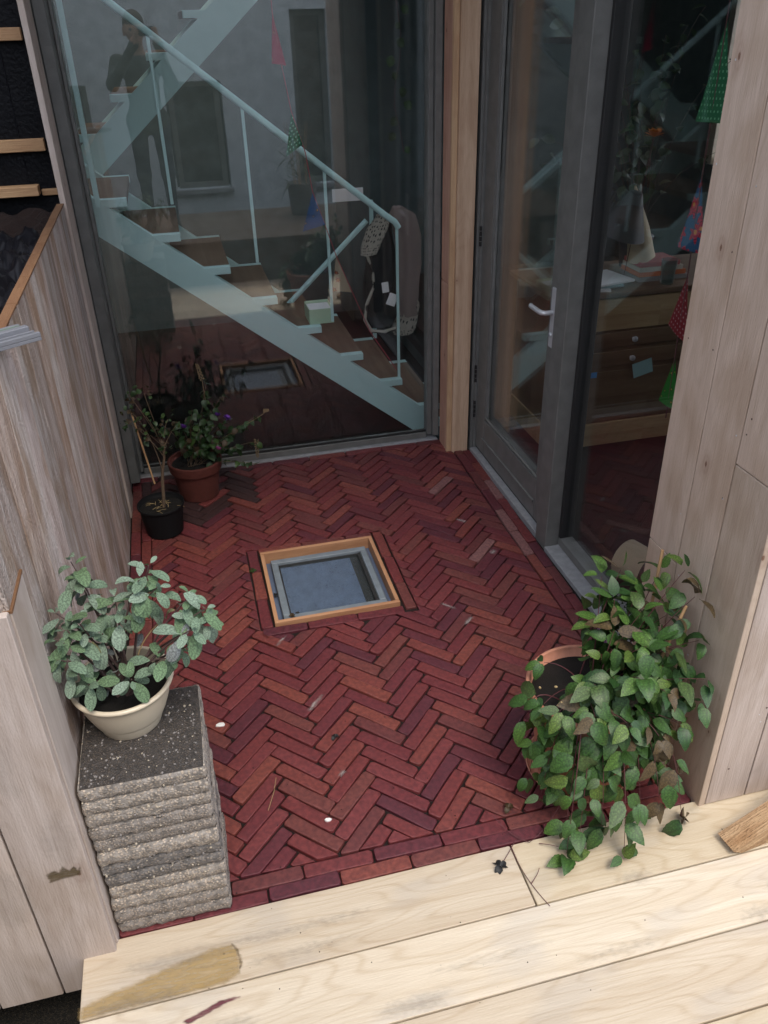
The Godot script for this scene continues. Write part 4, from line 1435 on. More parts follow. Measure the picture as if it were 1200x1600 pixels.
func build_sage() -> void:
	var base := Vector3(-0.287, 0.5465, -1.632)
	var s := thing("potted_sage", "grey green sage in a cream plastic bowl on the stacked slabs", "plant", base)
	obj("pot", lathe([Vector2(0, 0.002), Vector2(0.066, 0.002), Vector2(0.070, 0.0), Vector2(0.075, 0.004), Vector2(0.079, 0.016), Vector2(0.092, 0.045), Vector2(0.104, 0.078), Vector2(0.112, 0.110), Vector2(0.116, 0.126), Vector2(0.1225, 0.129), Vector2(0.1245, 0.134), Vector2(0.122, 0.139), Vector2(0.116, 0.140), Vector2(0.1125, 0.136), Vector2(0.108, 0.10), Vector2(0.09, 0.04), Vector2(0, 0.03)], 56), M.cream, s)
	obj("soil", soil_disc(0.107, 0.104), M.soil, s)
	var tips := [Vector3(-0.350, 0.985, -1.720), Vector3(-0.340, 0.946, -1.700), Vector3(-0.169, 1.005, -1.620), Vector3(-0.193, 0.986, -1.600), Vector3(-0.157, 0.970, -1.580), Vector3(-0.263, 0.903, -1.660), Vector3(-0.312, 0.880, -1.680), Vector3(-0.388, 0.915, -1.620), Vector3(-0.372, 0.880, -1.600), Vector3(-0.393, 0.798, -1.560), Vector3(-0.396, 0.838, -1.550), Vector3(-0.341, 0.890, -1.600), Vector3(-0.090, 0.945, -1.560), Vector3(-0.060, 0.926, -1.530), Vector3(-0.087, 0.894, -1.510), Vector3(-0.115, 0.813, -1.550), Vector3(-0.249, 0.762, -1.530), Vector3(-0.347, 0.751, -1.550), Vector3(-0.160, 0.805, -1.530), Vector3(-0.251, 0.905, -1.590), Vector3(-0.299, 0.853, -1.600), Vector3(-0.185, 0.945, -1.600), Vector3(-0.398, 0.880, -1.575), Vector3(-0.055, 0.885, -1.535)]
	var lms := []
	for k in 5:
		lms.append(leaf_mesh([0.001, 0.0085, 0.0132, 0.0150, 0.0148, 0.0112, 0.0030], 0.058, 0.16 + 0.05 * k, 0.2 + 0.28 * k, 0.0006))
	var stems := mb()
	for i in tips.size():
		var tip: Vector3 = tips[i] - base
		var o := Vector3(rng.randf_range(-0.03, 0.03), 0.10, rng.randf_range(-0.035, 0.025))
		var mid := Vector3(lerpf(o.x, tip.x, 0.35), lerpf(o.y, tip.y, 0.62), lerpf(o.z, tip.z, 0.35)) + rv(0.015)
		var pts := curve_pts(o, mid, tip, 7)
		add_tube(stems, pts, [0.0045, 0.004, 0.0036, 0.0032, 0.0028, 0.0023, 0.0018, 0.0014], 6)
		var axis: Vector3 = (pts[7] - pts[5]).normalized()
		var turn := rng.randf() * TAU
		for k in 9:
			var layer := k / 2
			var a := turn + (k % 2) * PI + layer * 1.45 + rng.randf_range(-0.3, 0.3)
			var sx := axis.cross(Vector3(0.2, 0.1, 1)).normalized()
			var sy := sx.cross(axis).normalized()
			var outw := (sx * cos(a) + sy * sin(a)).normalized()
			var upw := [0.9, 0.45, 0.15, -0.15, -0.45][layer] as float
			var dir := (outw + axis * upw + Vector3(0, -0.12 * layer, 0)).normalized()
			var at: Vector3 = tip - axis * (0.013 * layer) + dir * 0.007
			var face := (Vector3(0, 0.9, 0.25) + outw * 0.25 + axis * 0.4 + rv(0.35)).normalized()
			var sc: float = [0.55, 0.85, 1.0, 0.95, 0.85][layer] * rng.randf_range(0.6, 1.22)
			var mm: Material = M.sage[0 if rng.randf() < 0.45 else (1 if rng.randf() < 0.5 else 2)]
			if layer == 4 and rng.randf() < 0.3:
				mm = M.sage[3] if rng.randf() < 0.7 else M.sage[4]
			var lf := obj("leaf", pick(lms), mm, s)
			lf.transform = leaf_xf(at, dir, face, sc)
	obj("stem", commit(stems), M.stem_purple, s)
	# withered leaves lower down, one long yellow stalk
	for k in 14:
		var lf := obj("withered_leaf", lms[4], M.sage[3], s)
		var at := Vector3(rng.randf_range(-0.07, 0.07), rng.randf_range(0.115, 0.24), rng.randf_range(-0.05, 0.06))
		lf.transform = leaf_xf(at, rv(1.0) + Vector3(0, -0.8, 0), rv(1.0), rng.randf_range(0.4, 0.7))
	var yb := mb()
	add_tube(yb, curve_pts(Vector3(0.05, 0.21, 0.02), Vector3(0.075, 0.28, 0.03), Vector3(0.125, 0.315, 0.03), 6), [0.0016], 5)
	obj("dry_stalk", commit(yb), M.straw, s)

func toothed(n: int, hw: float) -> Array:
	var w := []
	for i in n:
		var t := float(i) / (n - 1)
		var e := sin(pow(t, 0.74) * PI) * (1.0 - 0.12 * t)
		w.append(maxf(hw * pow(maxf(e, 0.0), 0.9) * (1.0 + (0.05 if i % 2 == 0 else -0.04)), 0.0004))
	return w

func build_right_plant() -> void:
	var base := Vector3(0.985, 0.002, -1.622)
	var s := thing("potted_climber", "bushy green climber with bronze tips spilling from a terracotta pot", "plant", base)
	obj("saucer", lathe([Vector2(0, 0.002), Vector2(0.13, 0.0), Vector2(0.142, 0.003), Vector2(0.158, 0.030), Vector2(0.160, 0.034), Vector2(0.155, 0.034), Vector2(0.140, 0.010), Vector2(0, 0.008)], 48), M.terra, s)
	obj("pot", lathe([Vector2(0, 0.010), Vector2(0.118, 0.010), Vector2(0.124, 0.014), Vector2(0.160, 0.30), Vector2(0.161, 0.302), Vector2(0.172, 0.304), Vector2(0.1745, 0.308), Vector2(0.180, 0.352), Vector2(0.178, 0.358), Vector2(0.172, 0.360), Vector2(0.166, 0.357), Vector2(0.160, 0.32), Vector2(0, 0.31)], 56), M.terra, s)
	obj("soil", soil_disc(0.164, 0.325), M.soil, s)
	var tips := [Vector3(1.060, 0.648, -1.750), Vector3(1.101, 0.683, -1.720), Vector3(1.159, 0.629, -1.700), Vector3(1.225, 0.663, -1.712), Vector3(1.225, 0.735, -1.603), Vector3(1.225, 0.690, -1.540), Vector3(1.069, 0.615, -1.680), Vector3(1.106, 0.610, -1.600), Vector3(1.190, 0.588, -1.600), Vector3(1.225, 0.579, -1.488), Vector3(1.222, 0.490, -1.430), Vector3(1.177, 0.488, -1.500), Vector3(1.074, 0.583, -1.500), Vector3(1.046, 0.550, -1.620), Vector3(1.220, 0.411, -1.427), Vector3(0.991, 0.488, -1.500), Vector3(1.036, 0.521, -1.450), Vector3(1.108, 0.475, -1.430), Vector3(0.935, 0.478, -1.500), Vector3(0.868, 0.422, -1.680), Vector3(0.813, 0.392, -1.550), Vector3(0.847, 0.406, -1.500), Vector3(0.905, 0.433, -1.430), Vector3(0.986, 0.417, -1.400), Vector3(1.094, 0.339, -1.400), Vector3(1.163, 0.350, -1.420),
		Vector3(0.785, 0.300, -1.595), Vector3(0.784, 0.130, -1.538), Vector3(0.841, 0.200, -1.530), Vector3(0.854, 0.140, -1.459), Vector3(0.904, 0.120, -1.392), Vector3(0.837, 0.080, -1.387), Vector3(0.984, 0.200, -1.394), Vector3(1.033, 0.250, -1.406), Vector3(1.044, 0.120, -1.355), Vector3(1.096, 0.140, -1.346), Vector3(1.174, 0.060, -1.335), Vector3(0.967, 0.035, -1.282), Vector3(0.816, 0.025, -1.330), Vector3(0.861, 0.050, -1.349), Vector3(0.923, 0.090, -1.344), Vector3(0.795, 0.110, -1.474), Vector3(1.150, 0.220, -1.427)]
	var lms := []
	for k in 6:
		lms.append(leaf_mesh(toothed(11, 0.0180 + 0.0022 * (k % 3)), 0.070, 0.08 + 0.05 * k, 0.2 + 0.24 * k, 0.001))
	var stems := mb()
	var made := 0
	for i in tips.size():
		var tip: Vector3 = tips[i] - base
		var hang := tip.y < 0.31
		var flat := Vector2(tip.x, tip.z)
		var o := Vector3(flat.x * 0.25 + rng.randf_range(-0.05, 0.05), 0.32, flat.y * 0.25 + rng.randf_range(-0.05, 0.05))
		var mid := (o + tip) * 0.5 + Vector3(0, 0.06, 0)
		if hang:
			var dd := flat.normalized() * maxf(0.20, flat.length() * 0.75)
			mid = Vector3(dd.x, 0.46, dd.y)
		var pts := curve_pts(o, mid, tip, 8)
		add_tube(stems, pts, [0.0024, 0.0022, 0.002, 0.0018, 0.0016, 0.0014, 0.0012, 0.001, 0.0008], 5)
		var bronze := rng.randf() < (0.34 if tip.x > -0.02 and tip.y < 0.5 else 0.10)
		for j in [4, 6, 8]:
			if i in [19, 20, 21] and j < 8:
				continue
			var p: Vector3 = pts[j]
			var axis: Vector3 = (pts[mini(j + 1, 8)] - pts[j - 1]).normalized()
			var side := axis.cross(Vector3(0.1, 1, 0.2)).normalized()
			for k in (3 if j == 8 else 2):
				var sg := -1.0 if k == 0 else 1.0
				var dir := (side * sg + axis * 0.55 + Vector3(0, -0.25, 0.15) + rv(0.3)).normalized()
				if k == 2:
					dir = (axis + Vector3(0, -0.25, 0) + rv(0.2)).normalized()
				var at := p + dir * rng.randf_range(0.006, 0.018)
				# keep leaves off the board wall
				if (at + dir * 0.05).x + base.x > 1.262:
					dir.x = -absf(dir.x) * 0.4
					dir = dir.normalized()
				if (at + dir * 0.05).y < 0.012:
					dir.y = absf(dir.y) * 0.3
					dir = dir.normalized()
				var face := (Vector3(0, 0.8, 0.35) + Vector3(tip.x, 0.1, tip.z).normalized() * 0.45 + rv(0.45)).normalized()
				var mm: Material
				if bronze and rng.randf() < 0.6:
					mm = M.green[4]
				else:
					var q := rng.randf()
					mm = M.green[0] if q < 0.30 else (M.green[1] if q < 0.52 else (M.green[2] if q < 0.68 else (M.green[5] if q < 0.82 else (M.green[3] if q < 0.97 else M.green[4]))))
				var lf := obj("leaf", pick(lms), mm, s)
				lf.transform = leaf_xf(at, dir, face, rng.randf_range(0.66, 1.26) * (0.94 if j == 8 else 1.0))
				made += 1
				if made > 298:
					lf.free()
	# the many leaves deeper in the bush
	var inner := MultiMesh.new()
	inner.transform_format = MultiMesh.TRANSFORM_3D
	inner.mesh = lms[2]
	inner.instance_count = 320
	for i in 320:
		var tip: Vector3 = tips[i % tips.size()] - base
		var q := rng.randf_range(0.45, 0.95)
		if i % tips.size() in [19, 20, 21, 26]:
			tip = tips[(i * 3) % 18] - base
		var p := Vector3(tip.x * q, lerpf(0.40, tip.y, q * q), tip.z * q) + rv(0.045)
		p.x = minf(p.x, 0.235)
		if p.y < 0.34 and Vector2(p.x, p.z).length() < 0.19:
			var fl := Vector2(p.x, p.z + 0.02).normalized() * 0.20
			p = Vector3(fl.x, p.y, fl.y)
		p.y = maxf(p.y, 0.03)
		var dir := (Vector3(tip.x, -0.3, tip.z).normalized() + rv(0.8)).normalized()
		if dir.x > 0 and p.x > 0.19:
			dir.x = -dir.x
		inner.set_instance_transform(i, leaf_xf(p, dir, (Vector3(0, 0.8, 0.4) + rv(0.5)).normalized(), rng.randf_range(0.7, 1.1)))
	var im := MultiMeshInstance3D.new()
	im.multimesh = inner
	im.material_override = M.green[0]
	im.set_meta("kind", "stuff")
	put(im, "leaves", s)
	# a trailing runner on the deck, with tendrils and withered ends
	for pp in [[Vector3(0.86, 0.12, -1.45), Vector3(0.80, 0.02, -1.42), Vector3(0.735, 0.012, -1.40)], [Vector3(0.735, 0.012, -1.40), Vector3(0.69, 0.008, -1.43), Vector3(0.66, 0.03, -1.50)], [Vector3(0.70, 0.008, -1.42), Vector3(0.655, 0.008, -1.375), Vector3(0.630, 0.006, -1.355)], [Vector3(0.68, 0.006, -1.405), Vector3(0.672, 0.006, -1.31), Vector3(0.712, 0.005, -1.205)], [Vector3(0.69, 0.006, -1.28), Vector3(0.72, 0.012, -1.30), Vector3(0.725, 0.02, -1.31)], [Vector3(0.76, 0.01, -1.39), Vector3(0.80, 0.03, -1.36), Vector3(0.83, 0.01, -1.345)]]:
		add_tube(stems, curve_pts(pp[0] - base, pp[1] - base, pp[2] - base, 8), [0.0014, 0.0012, 0.001], 5)
	obj("stem", commit(stems), M.stem_red, s)
	var cn := mb()
	add_tube(cn, [Vector3(0.20, 0.30, -0.05), Vector3(0.232, 0.735, -0.085)], [0.0048], 7)
	obj("cane", commit(cn), M.cane, s)
	var cn2 := mb()
	add_tube(cn2, [Vector3(0.13, 0.30, 0.075), Vector3(0.226, 0.652, 0.072)], [0.0048], 7)
	obj("cane", commit(cn2), M.cane, s)
	var tg := obj("plant_label", box(Vector3(0.030, 0.055, 0.0012), 0.0004), mat(0.55, 0.25, 0.50, 0.5), s, Vector3(0.110, 0.392, -0.150))
	tg.rotation = Vector3(-0.5, -0.3, 0.5)
	for k in 9:
		var bud := obj("bud", lathe([Vector2(0, 0), Vector2(0.003, 0.003), Vector2(0.0036, 0.008), Vector2(0.002, 0.013), Vector2(0, 0.014)], 7), M.straw, s, Vector3(rng.randf_range(-0.18, -0.02), rng.randf_range(0.36, 0.44), rng.randf_range(0.02, 0.16)))
		bud.rotation = rv(1.0)

func flower(r: float) -> ArrayMesh:
	var b := mb()
	for k in 26:
		var a := k * 2.4
		var up := 0.15 + 1.2 * (1.0 - k / 26.0)
		var dir := Vector3(cos(a), up, sin(a)).normalized()
		var sd := Vector3(-sin(a), 0, cos(a))
		var n := sd.cross(dir).normalized()
		if n.y < 0:
			n = -n
		var i0 := vert(b, sd * 0.001, n, Vector2.ZERO)
		var i1 := vert(b, -sd * 0.001, n, Vector2.ZERO)
		var i2 := vert(b, dir * r * 0.7 - sd * r * 0.22, n, Vector2.ZERO)
		var i3 := vert(b, dir * r + Vector3(0, -0.002, 0), n, Vector2.ZERO)
		var i4 := vert(b, dir * r * 0.7 + sd * r * 0.22, n, Vector2.ZERO)
		quad(b, i0, i1, i2, i4)
		tri(b, i2, i3, i4)
	return commit(b)

func seed_head(b: Dictionary, a: Vector3, c: Vector3, r: float) -> void:
	var d := c - a
	for k in 34:
		var t := k / 34.0
		var ang := k * 2.4
		var x := d.normalized().cross(Vector3(0.2, 0.1, 1)).normalized()
		var y := x.cross(d.normalized())
		var p := a + d * t + (x * cos(ang) + y * sin(ang)) * r * (1.0 - 0.5 * t)
		add_tube(b, [p - Vector3(0, 0.004, 0), p, p + Vector3(0, 0.005, 0)], [0.0012, 0.0042, 0.001], 5, false)

func build_back_plants() -> void:
	var base := Vector3(-0.074, 0.002, -3.776)
	var s := thing("potted_flower", "purple flowering plant in a red brown terracotta pot before the stair window", "plant", base)
	obj("pot", lathe([Vector2(0, 0.0), Vector2(0.092, 0.0), Vector2(0.097, 0.004), Vector2(0.116, 0.145), Vector2(0.117, 0.147), Vector2(0.127, 0.149), Vector2(0.129, 0.152), Vector2(0.134, 0.196), Vector2(0.132, 0.201), Vector2(0.126, 0.202), Vector2(0.120, 0.197), Vector2(0.115, 0.17), Vector2(0, 0.165)], 48), M.terra_red, s)
	obj("soil", soil_disc(0.117, 0.176), M.soil, s)
	var tips := [Vector3(0.022, 0.56, -3.76), Vector3(0.034, 0.593, -3.760), Vector3(-0.048, 0.488, -3.720), Vector3(0.041, 0.464, -3.750), Vector3(0.110, 0.417, -3.720), Vector3(0.190, 0.371, -3.720), Vector3(0.234, 0.289, -3.700), Vector3(0.049, 0.324, -3.660), Vector3(0.135, 0.287, -3.660), Vector3(-0.116, 0.439, -3.700), Vector3(-0.034, 0.387, -3.680), Vector3(0.250, 0.400, -3.750), Vector3(0.224, 0.196, -3.640), Vector3(0.096, 0.503, -3.800), Vector3(-0.200, 0.393, -3.800), Vector3(-0.100, 0.354, -3.660), Vector3(0.093, 0.346, -3.640), Vector3(-0.01, 0.30, -3.66), Vector3(0.17, 0.33, -3.77), Vector3(0.05, 0.40, -3.70), Vector3(-0.06, 0.42, -3.80)]
	var lms := []
	for k in 4:
		lms.append(leaf_mesh(toothed(9, 0.0125), 0.034, 0.15 + 0.1 * k, 0.4 + 0.3 * k, 0.001))
	var stems := mb()
	for i in tips.size():
		var tip: Vector3 = tips[i] - base
		var o := Vector3(rng.randf_range(-0.04, 0.04), 0.175, rng.randf_range(-0.04, 0.04))
		var mid := (o + tip) * 0.5 + Vector3(0, 0.04, 0)
		var pts := curve_pts(o, mid, tip, 8)
		add_tube(stems, pts, [0.0018, 0.0015, 0.001], 5)
		for j in range(3, 9):
			for k in 2:
				var dir := Vector3(rng.randf_range(-1, 1), rng.randf_range(-0.7, 0.3), rng.randf_range(-1, 1)).normalized()
				var lf := obj("leaf", pick(lms), M.dark_leaf[0 if rng.randf() < 0.5 else rng.randi() % 4], s)
				var at: Vector3 = pts[j] + dir * 0.006
				if at.z + base.z < -3.98:
					dir.z = absf(dir.z)
				lf.transform = leaf_xf(at, dir, Vector3(0, 1, 0.4) + rv(0.5), rng.randf_range(0.8, 1.5))
	obj("stem", commit(stems), M.stem_wood, s)
	for p in [Vector3(-0.104, 0.417, -3.68), Vector3(0.108, 0.425, -3.71), Vector3(0.045, 0.300, -3.64), Vector3(0.065, 0.432, -3.74)]:
		var f := obj("flower", flower(rng.randf_range(0.022, 0.028)), M.petal if p.y > 0.35 else M.petal_pink, s, p - base)
		f.rotation = Vector3(0.5, rng.randf() * 3.0, rng.randf_range(-0.3, 0.3))
	var sh := mb()
	seed_head(sh, Vector3(0.018, 0.62, -3.755) - base, Vector3(0.005, 0.70, -3.75) - base, 0.010)
	seed_head(sh, Vector3(0.236, 0.30, -3.70) - base, Vector3(0.232, 0.205, -3.69) - base, 0.010)
	seed_head(sh, Vector3(0.29, 0.425, -3.75) - base, Vector3(0.315, 0.425, -3.75) - base, 0.006)
	add_tube(sh, curve_pts(Vector3(0.02, 0.50, -3.76) - base, Vector3(0.02, 0.56, -3.76) - base, Vector3(0.018, 0.63, -3.755) - base, 4), [0.0014], 5)
	add_tube(sh, curve_pts(Vector3(0.20, 0.38, -3.72) - base, Vector3(0.27, 0.40, -3.74) - base, Vector3(0.31, 0.425, -3.75) - base, 4), [0.0012], 5)
	obj("seed_head", commit(sh), M.seed, s)
	# small black pot with a woody, half bare plant tied to a cane
	var b2 := Vector3(-0.252, 0.002, -3.458)
	var w := thing("potted_shrublet", "half bare woody plant with a thin stick in a small black pot", "plant", b2)
	obj("pot", lathe([Vector2(0, 0.0), Vector2(0.080, 0.0), Vector2(0.084, 0.003), Vector2(0.102, 0.140), Vector2(0.107, 0.141), Vector2(0.108, 0.144), Vector2(0.108, 0.152), Vector2(0.105, 0.153), Vector2(0.101, 0.150), Vector2(0.098, 0.12), Vector2(0, 0.115)], 40), M.blackpot, w)
	obj("soil", soil_disc(0.098, 0.128), M.soil, w)
	var st := mb()
	var trunk := [Vector3(0.010, 0.12, 0.0), Vector3(0.020, 0.19, 0.008), Vector3(0.026, 0.26, 0.006), Vector3(0.036, 0.32, 0.014), Vector3(0.055, 0.39, 0.016), Vector3(0.062, 0.44, 0.018)]
	add_tube(st, trunk, [0.0085, 0.0075, 0.008, 0.0065, 0.0055, 0.004], 8)
	var ends := [Vector3(-0.181, 0.445, -3.435), Vector3(-0.207, 0.532, -3.460), Vector3(-0.243, 0.601, -3.440), Vector3(-0.286, 0.557, -3.450), Vector3(-0.313, 0.632, -3.460), Vector3(-0.335, 0.576, -3.460), Vector3(-0.155, 0.565, -3.460), Vector3(-0.124, 0.535, -3.450), Vector3(-0.203, 0.476, -3.430), Vector3(-0.238, 0.517, -3.420), Vector3(-0.301, 0.70, -3.47), Vector3(-0.235, 0.70, -3.46)]
	for e in ends:
		var tip: Vector3 = e - b2
		add_tube(st, curve_pts(trunk[3 + rng.randi() % 3], (tip + trunk[4]) * 0.5 + Vector3(0, 0.03, 0) + rv(0.02), tip, 6), [0.003, 0.0022, 0.0012], 5)
		for k in 8:
			var lf := obj("leaf", lms[k % 4], M.dark_leaf[[3, 1, 2, 0][rng.randi() % 4]], w)
			var d := rv(1.0)
			var at := tip + rv(0.03)
			if at.x + b2.x < -0.375:
				at.x = -0.375 - b2.x
				d.x = absf(d.x)
			lf.transform = leaf_xf(at, d, Vector3(0, 1, 0.5) + rv(0.6), rng.randf_range(0.4, 0.95))
	obj("trunk", commit(st), M.stem_wood, w)
	var cn := mb()
	add_tube(cn, [Vector3(-0.01, 0.25, -0.01), Vector3(-0.052, 0.62, -0.005)], [0.0042], 6)
	obj("cane", commit(cn), M.cane, w)
	var tw := mb()
	for k in 26:
		var a := rng.randf() * TAU
		var r := rng.randf_range(0.0, 0.08)
		var p := Vector3(cos(a) * r, 0.133 + rng.randf() * 0.008, sin(a) * r)
		var e := Vector3(rng.randf_range(-1, 1), rng.randf_range(-0.05, 0.25), rng.randf_range(-1, 1)).normalized() * rng.randf_range(0.02, 0.045)
		add_tube(tw, [p, p + e * 0.5 + Vector3(0, 0.003, 0), p + e], [0.0009], 4, false)
	var twn := obj("twigs", commit(tw), M.straw, w)
	twn.set_meta("kind", "stuff")

# ================= things behind the stair window =================
func pennant(called: String, apex: Vector3, bl: Vector3, br: Vector3, m: Material, label: String) -> Node3D:
	# a cloth triangle with a little billow, real thickness and a hem
	var t := thing(called, label, "pennant", apex, "bunting pennants hanging inside the windows")
	var b := mb()
	var n := 8
	var nn := (bl - apex).cross(br - apex).normalized()
	if nn.z + nn.x * 0.3 < 0:
		nn = -nn
	for s in [1.0, -1.0]:
		var rows := []
		for j in n + 1:
			var row := []
			for i in n + 1:
				var u := float(i) / n
				var v := float(j) / n
				var p := (bl - apex) * v * (1.0 - u) + (br - apex) * v * u
				p += nn * (0.004 * sin(u * 5.0 + v * 2.0) * v + 0.0006 * s)
				row.append(vert(b, p, nn * s, Vector2((u - 0.5) * v * (bl - br).length() + 0.5 * 0.16, v * ((bl + br) * 0.5 - apex).length()) / 0.16))
			rows.append(row)
		for j in n:
			for i in n:
				if j > 0:
					tri(b, rows[j][i], rows[j][i + 1], rows[j + 1][i + 1])
				tri(b, rows[j][i], rows[j + 1][i + 1], rows[j + 1][i])
	obj("cloth", commit(b), m, t)
	return t

func print_mat(base: Color, spot: Color, kind: int, sd: int) -> StandardMaterial3D:
	# printed cotton: dots or blossoms
	var w := 128
	var im := Image.create(w, w, false, Image.FORMAT_RGB8)
	im.fill(base)
	var r := RandomNumberGenerator.new()
	r.seed = sd
	if kind == 0:
		for j in 9:
			for i in 9:
				var c := Vector2(i * 14.2 + (7.0 if j % 2 == 1 else 0.0) + 4, j * 14.2 + 6)
				for dy in range(-3, 4):
					for dx in range(-3, 4):
						if dx * dx + dy * dy <= 8:
							im.set_pixel(clampi(int(c.x) + dx, 0, w - 1), clampi(int(c.y) + dy, 0, w - 1), spot)
	else:
		for k in (14 if kind == 1 else 8):
			var c := Vector2(r.randf() * w, r.randf() * w)
			var rad := r.randf_range(7, 12) if kind == 1 else r.randf_range(24, 38)
			for dy in range(-40, 41):
				for dx in range(-40, 41):
					var d := sqrt(dx * dx + dy * dy)
					var a := atan2(dy, dx)
					if d < rad * (0.75 + 0.25 * sin(a * 6.0)):
						var px := clampi(int(c.x) + dx, 0, w - 1)
						var py := clampi(int(c.y) + dy, 0, w - 1)
						var q := 0.75 + 0.25 * sin(d * 0.9)
						im.set_pixel(px, py, Color(spot.r * q, spot.g * q, spot.b * q) if d > rad * 0.22 else Color(0.75, 0.55, 0.25))
	var m := StandardMaterial3D.new()
	m.albedo_texture = ImageTexture.create_from_image(im)
	m.roughness = 0.9
	m.backlight_enabled = true
	m.backlight = Color(0.3, 0.3, 0.3)
	m.cull_mode = BaseMaterial3D.CULL_DISABLED
	return m

func cloth_loft(rings: Array, seg: int, sd: int, fold: float) -> ArrayMesh:
	# rings: [centre, half width, half depth]
	var b := mb()
	var nz := FastNoiseLite.new()
	nz.seed = sd
	nz.frequency = 1.0
	var n := rings.size()
	var fine := []
	for i in (n - 1) * 4 + 1:
		var q := i / 4.0
		var k := mini(int(q), n - 2)
		var t := smoothstep(0.0, 1.0, q - k)
		fine.append([rings[k][0].lerp(rings[k + 1][0], q - k), lerpf(rings[k][1], rings[k + 1][1], t), lerpf(rings[k][2], rings[k + 1][2], t)])
	var ids := []
	for i in fine.size():
		var row := []
		for k in seg + 1:
			var a := TAU * k / seg
			var dd := 1.0 + fold * (nz.get_noise_3d(cos(a) * 2.2, i * 0.12, sin(a) * 2.2) + 0.5 * sin(a * 7.0 + i * 0.1))
			var c: Vector3 = fine[i][0]
			row.append(vert(b, c + Vector3(cos(a) * fine[i][1] * dd, nz.get_noise_2d(a, i * 0.3) * 0.01, sin(a) * fine[i][2] * dd), Vector3(cos(a) / fine[i][1], 0, sin(a) / fine[i][2]).normalized(), Vector2(k * 1.0 / seg * 3.0, i * 0.12)))
		ids.append(row)
	for i in fine.size() - 1:
		for k in seg:
			quad(b, ids[i][k], ids[i][k + 1], ids[i + 1][k + 1], ids[i + 1][k])
	for e in [0, fine.size() - 1]:
		var c := vert(b, fine[e][0], Vector3(0, 1 if e == 0 else -1, 0), Vector2.ZERO)
		for k in seg:
			tri(b, c, vert(b, b.v[ids[e][k]], b.n[c], Vector2.ZERO), vert(b, b.v[ids[e][k + 1]], b.n[c], Vector2.ZERO))
	return commit(b)

func spotted() -> StandardMaterial3D:
	var w := 160
	var im := Image.create(w, w, false, Image.FORMAT_RGB8)
	im.fill(Color(0.64, 0.62, 0.57))
	var r := RandomNumberGenerator.new()
	r.seed = 4
	for k in 46:
		var c := Vector2((k % 7) * 23 + r.randf_range(2, 12), (k / 7) * 23 + r.randf_range(2, 12))
		var rad := r.randf_range(4.0, 7.5)
		for dy in range(-9, 10):
			for dx in range(-9, 10):
				if dx * dx * 1.1 + dy * dy < rad * rad * (0.8 + 0.3 * sin(atan2(dy, dx) * 3.0 + k)):
					im.set_pixel(posmod(int(c.x) + dx, w), posmod(int(c.y) + dy, w), Color(0.06, 0.06, 0.06))
	var m := StandardMaterial3D.new()
	m.albedo_texture = ImageTexture.create_from_image(im)
	m.roughness = 1.0
	return m

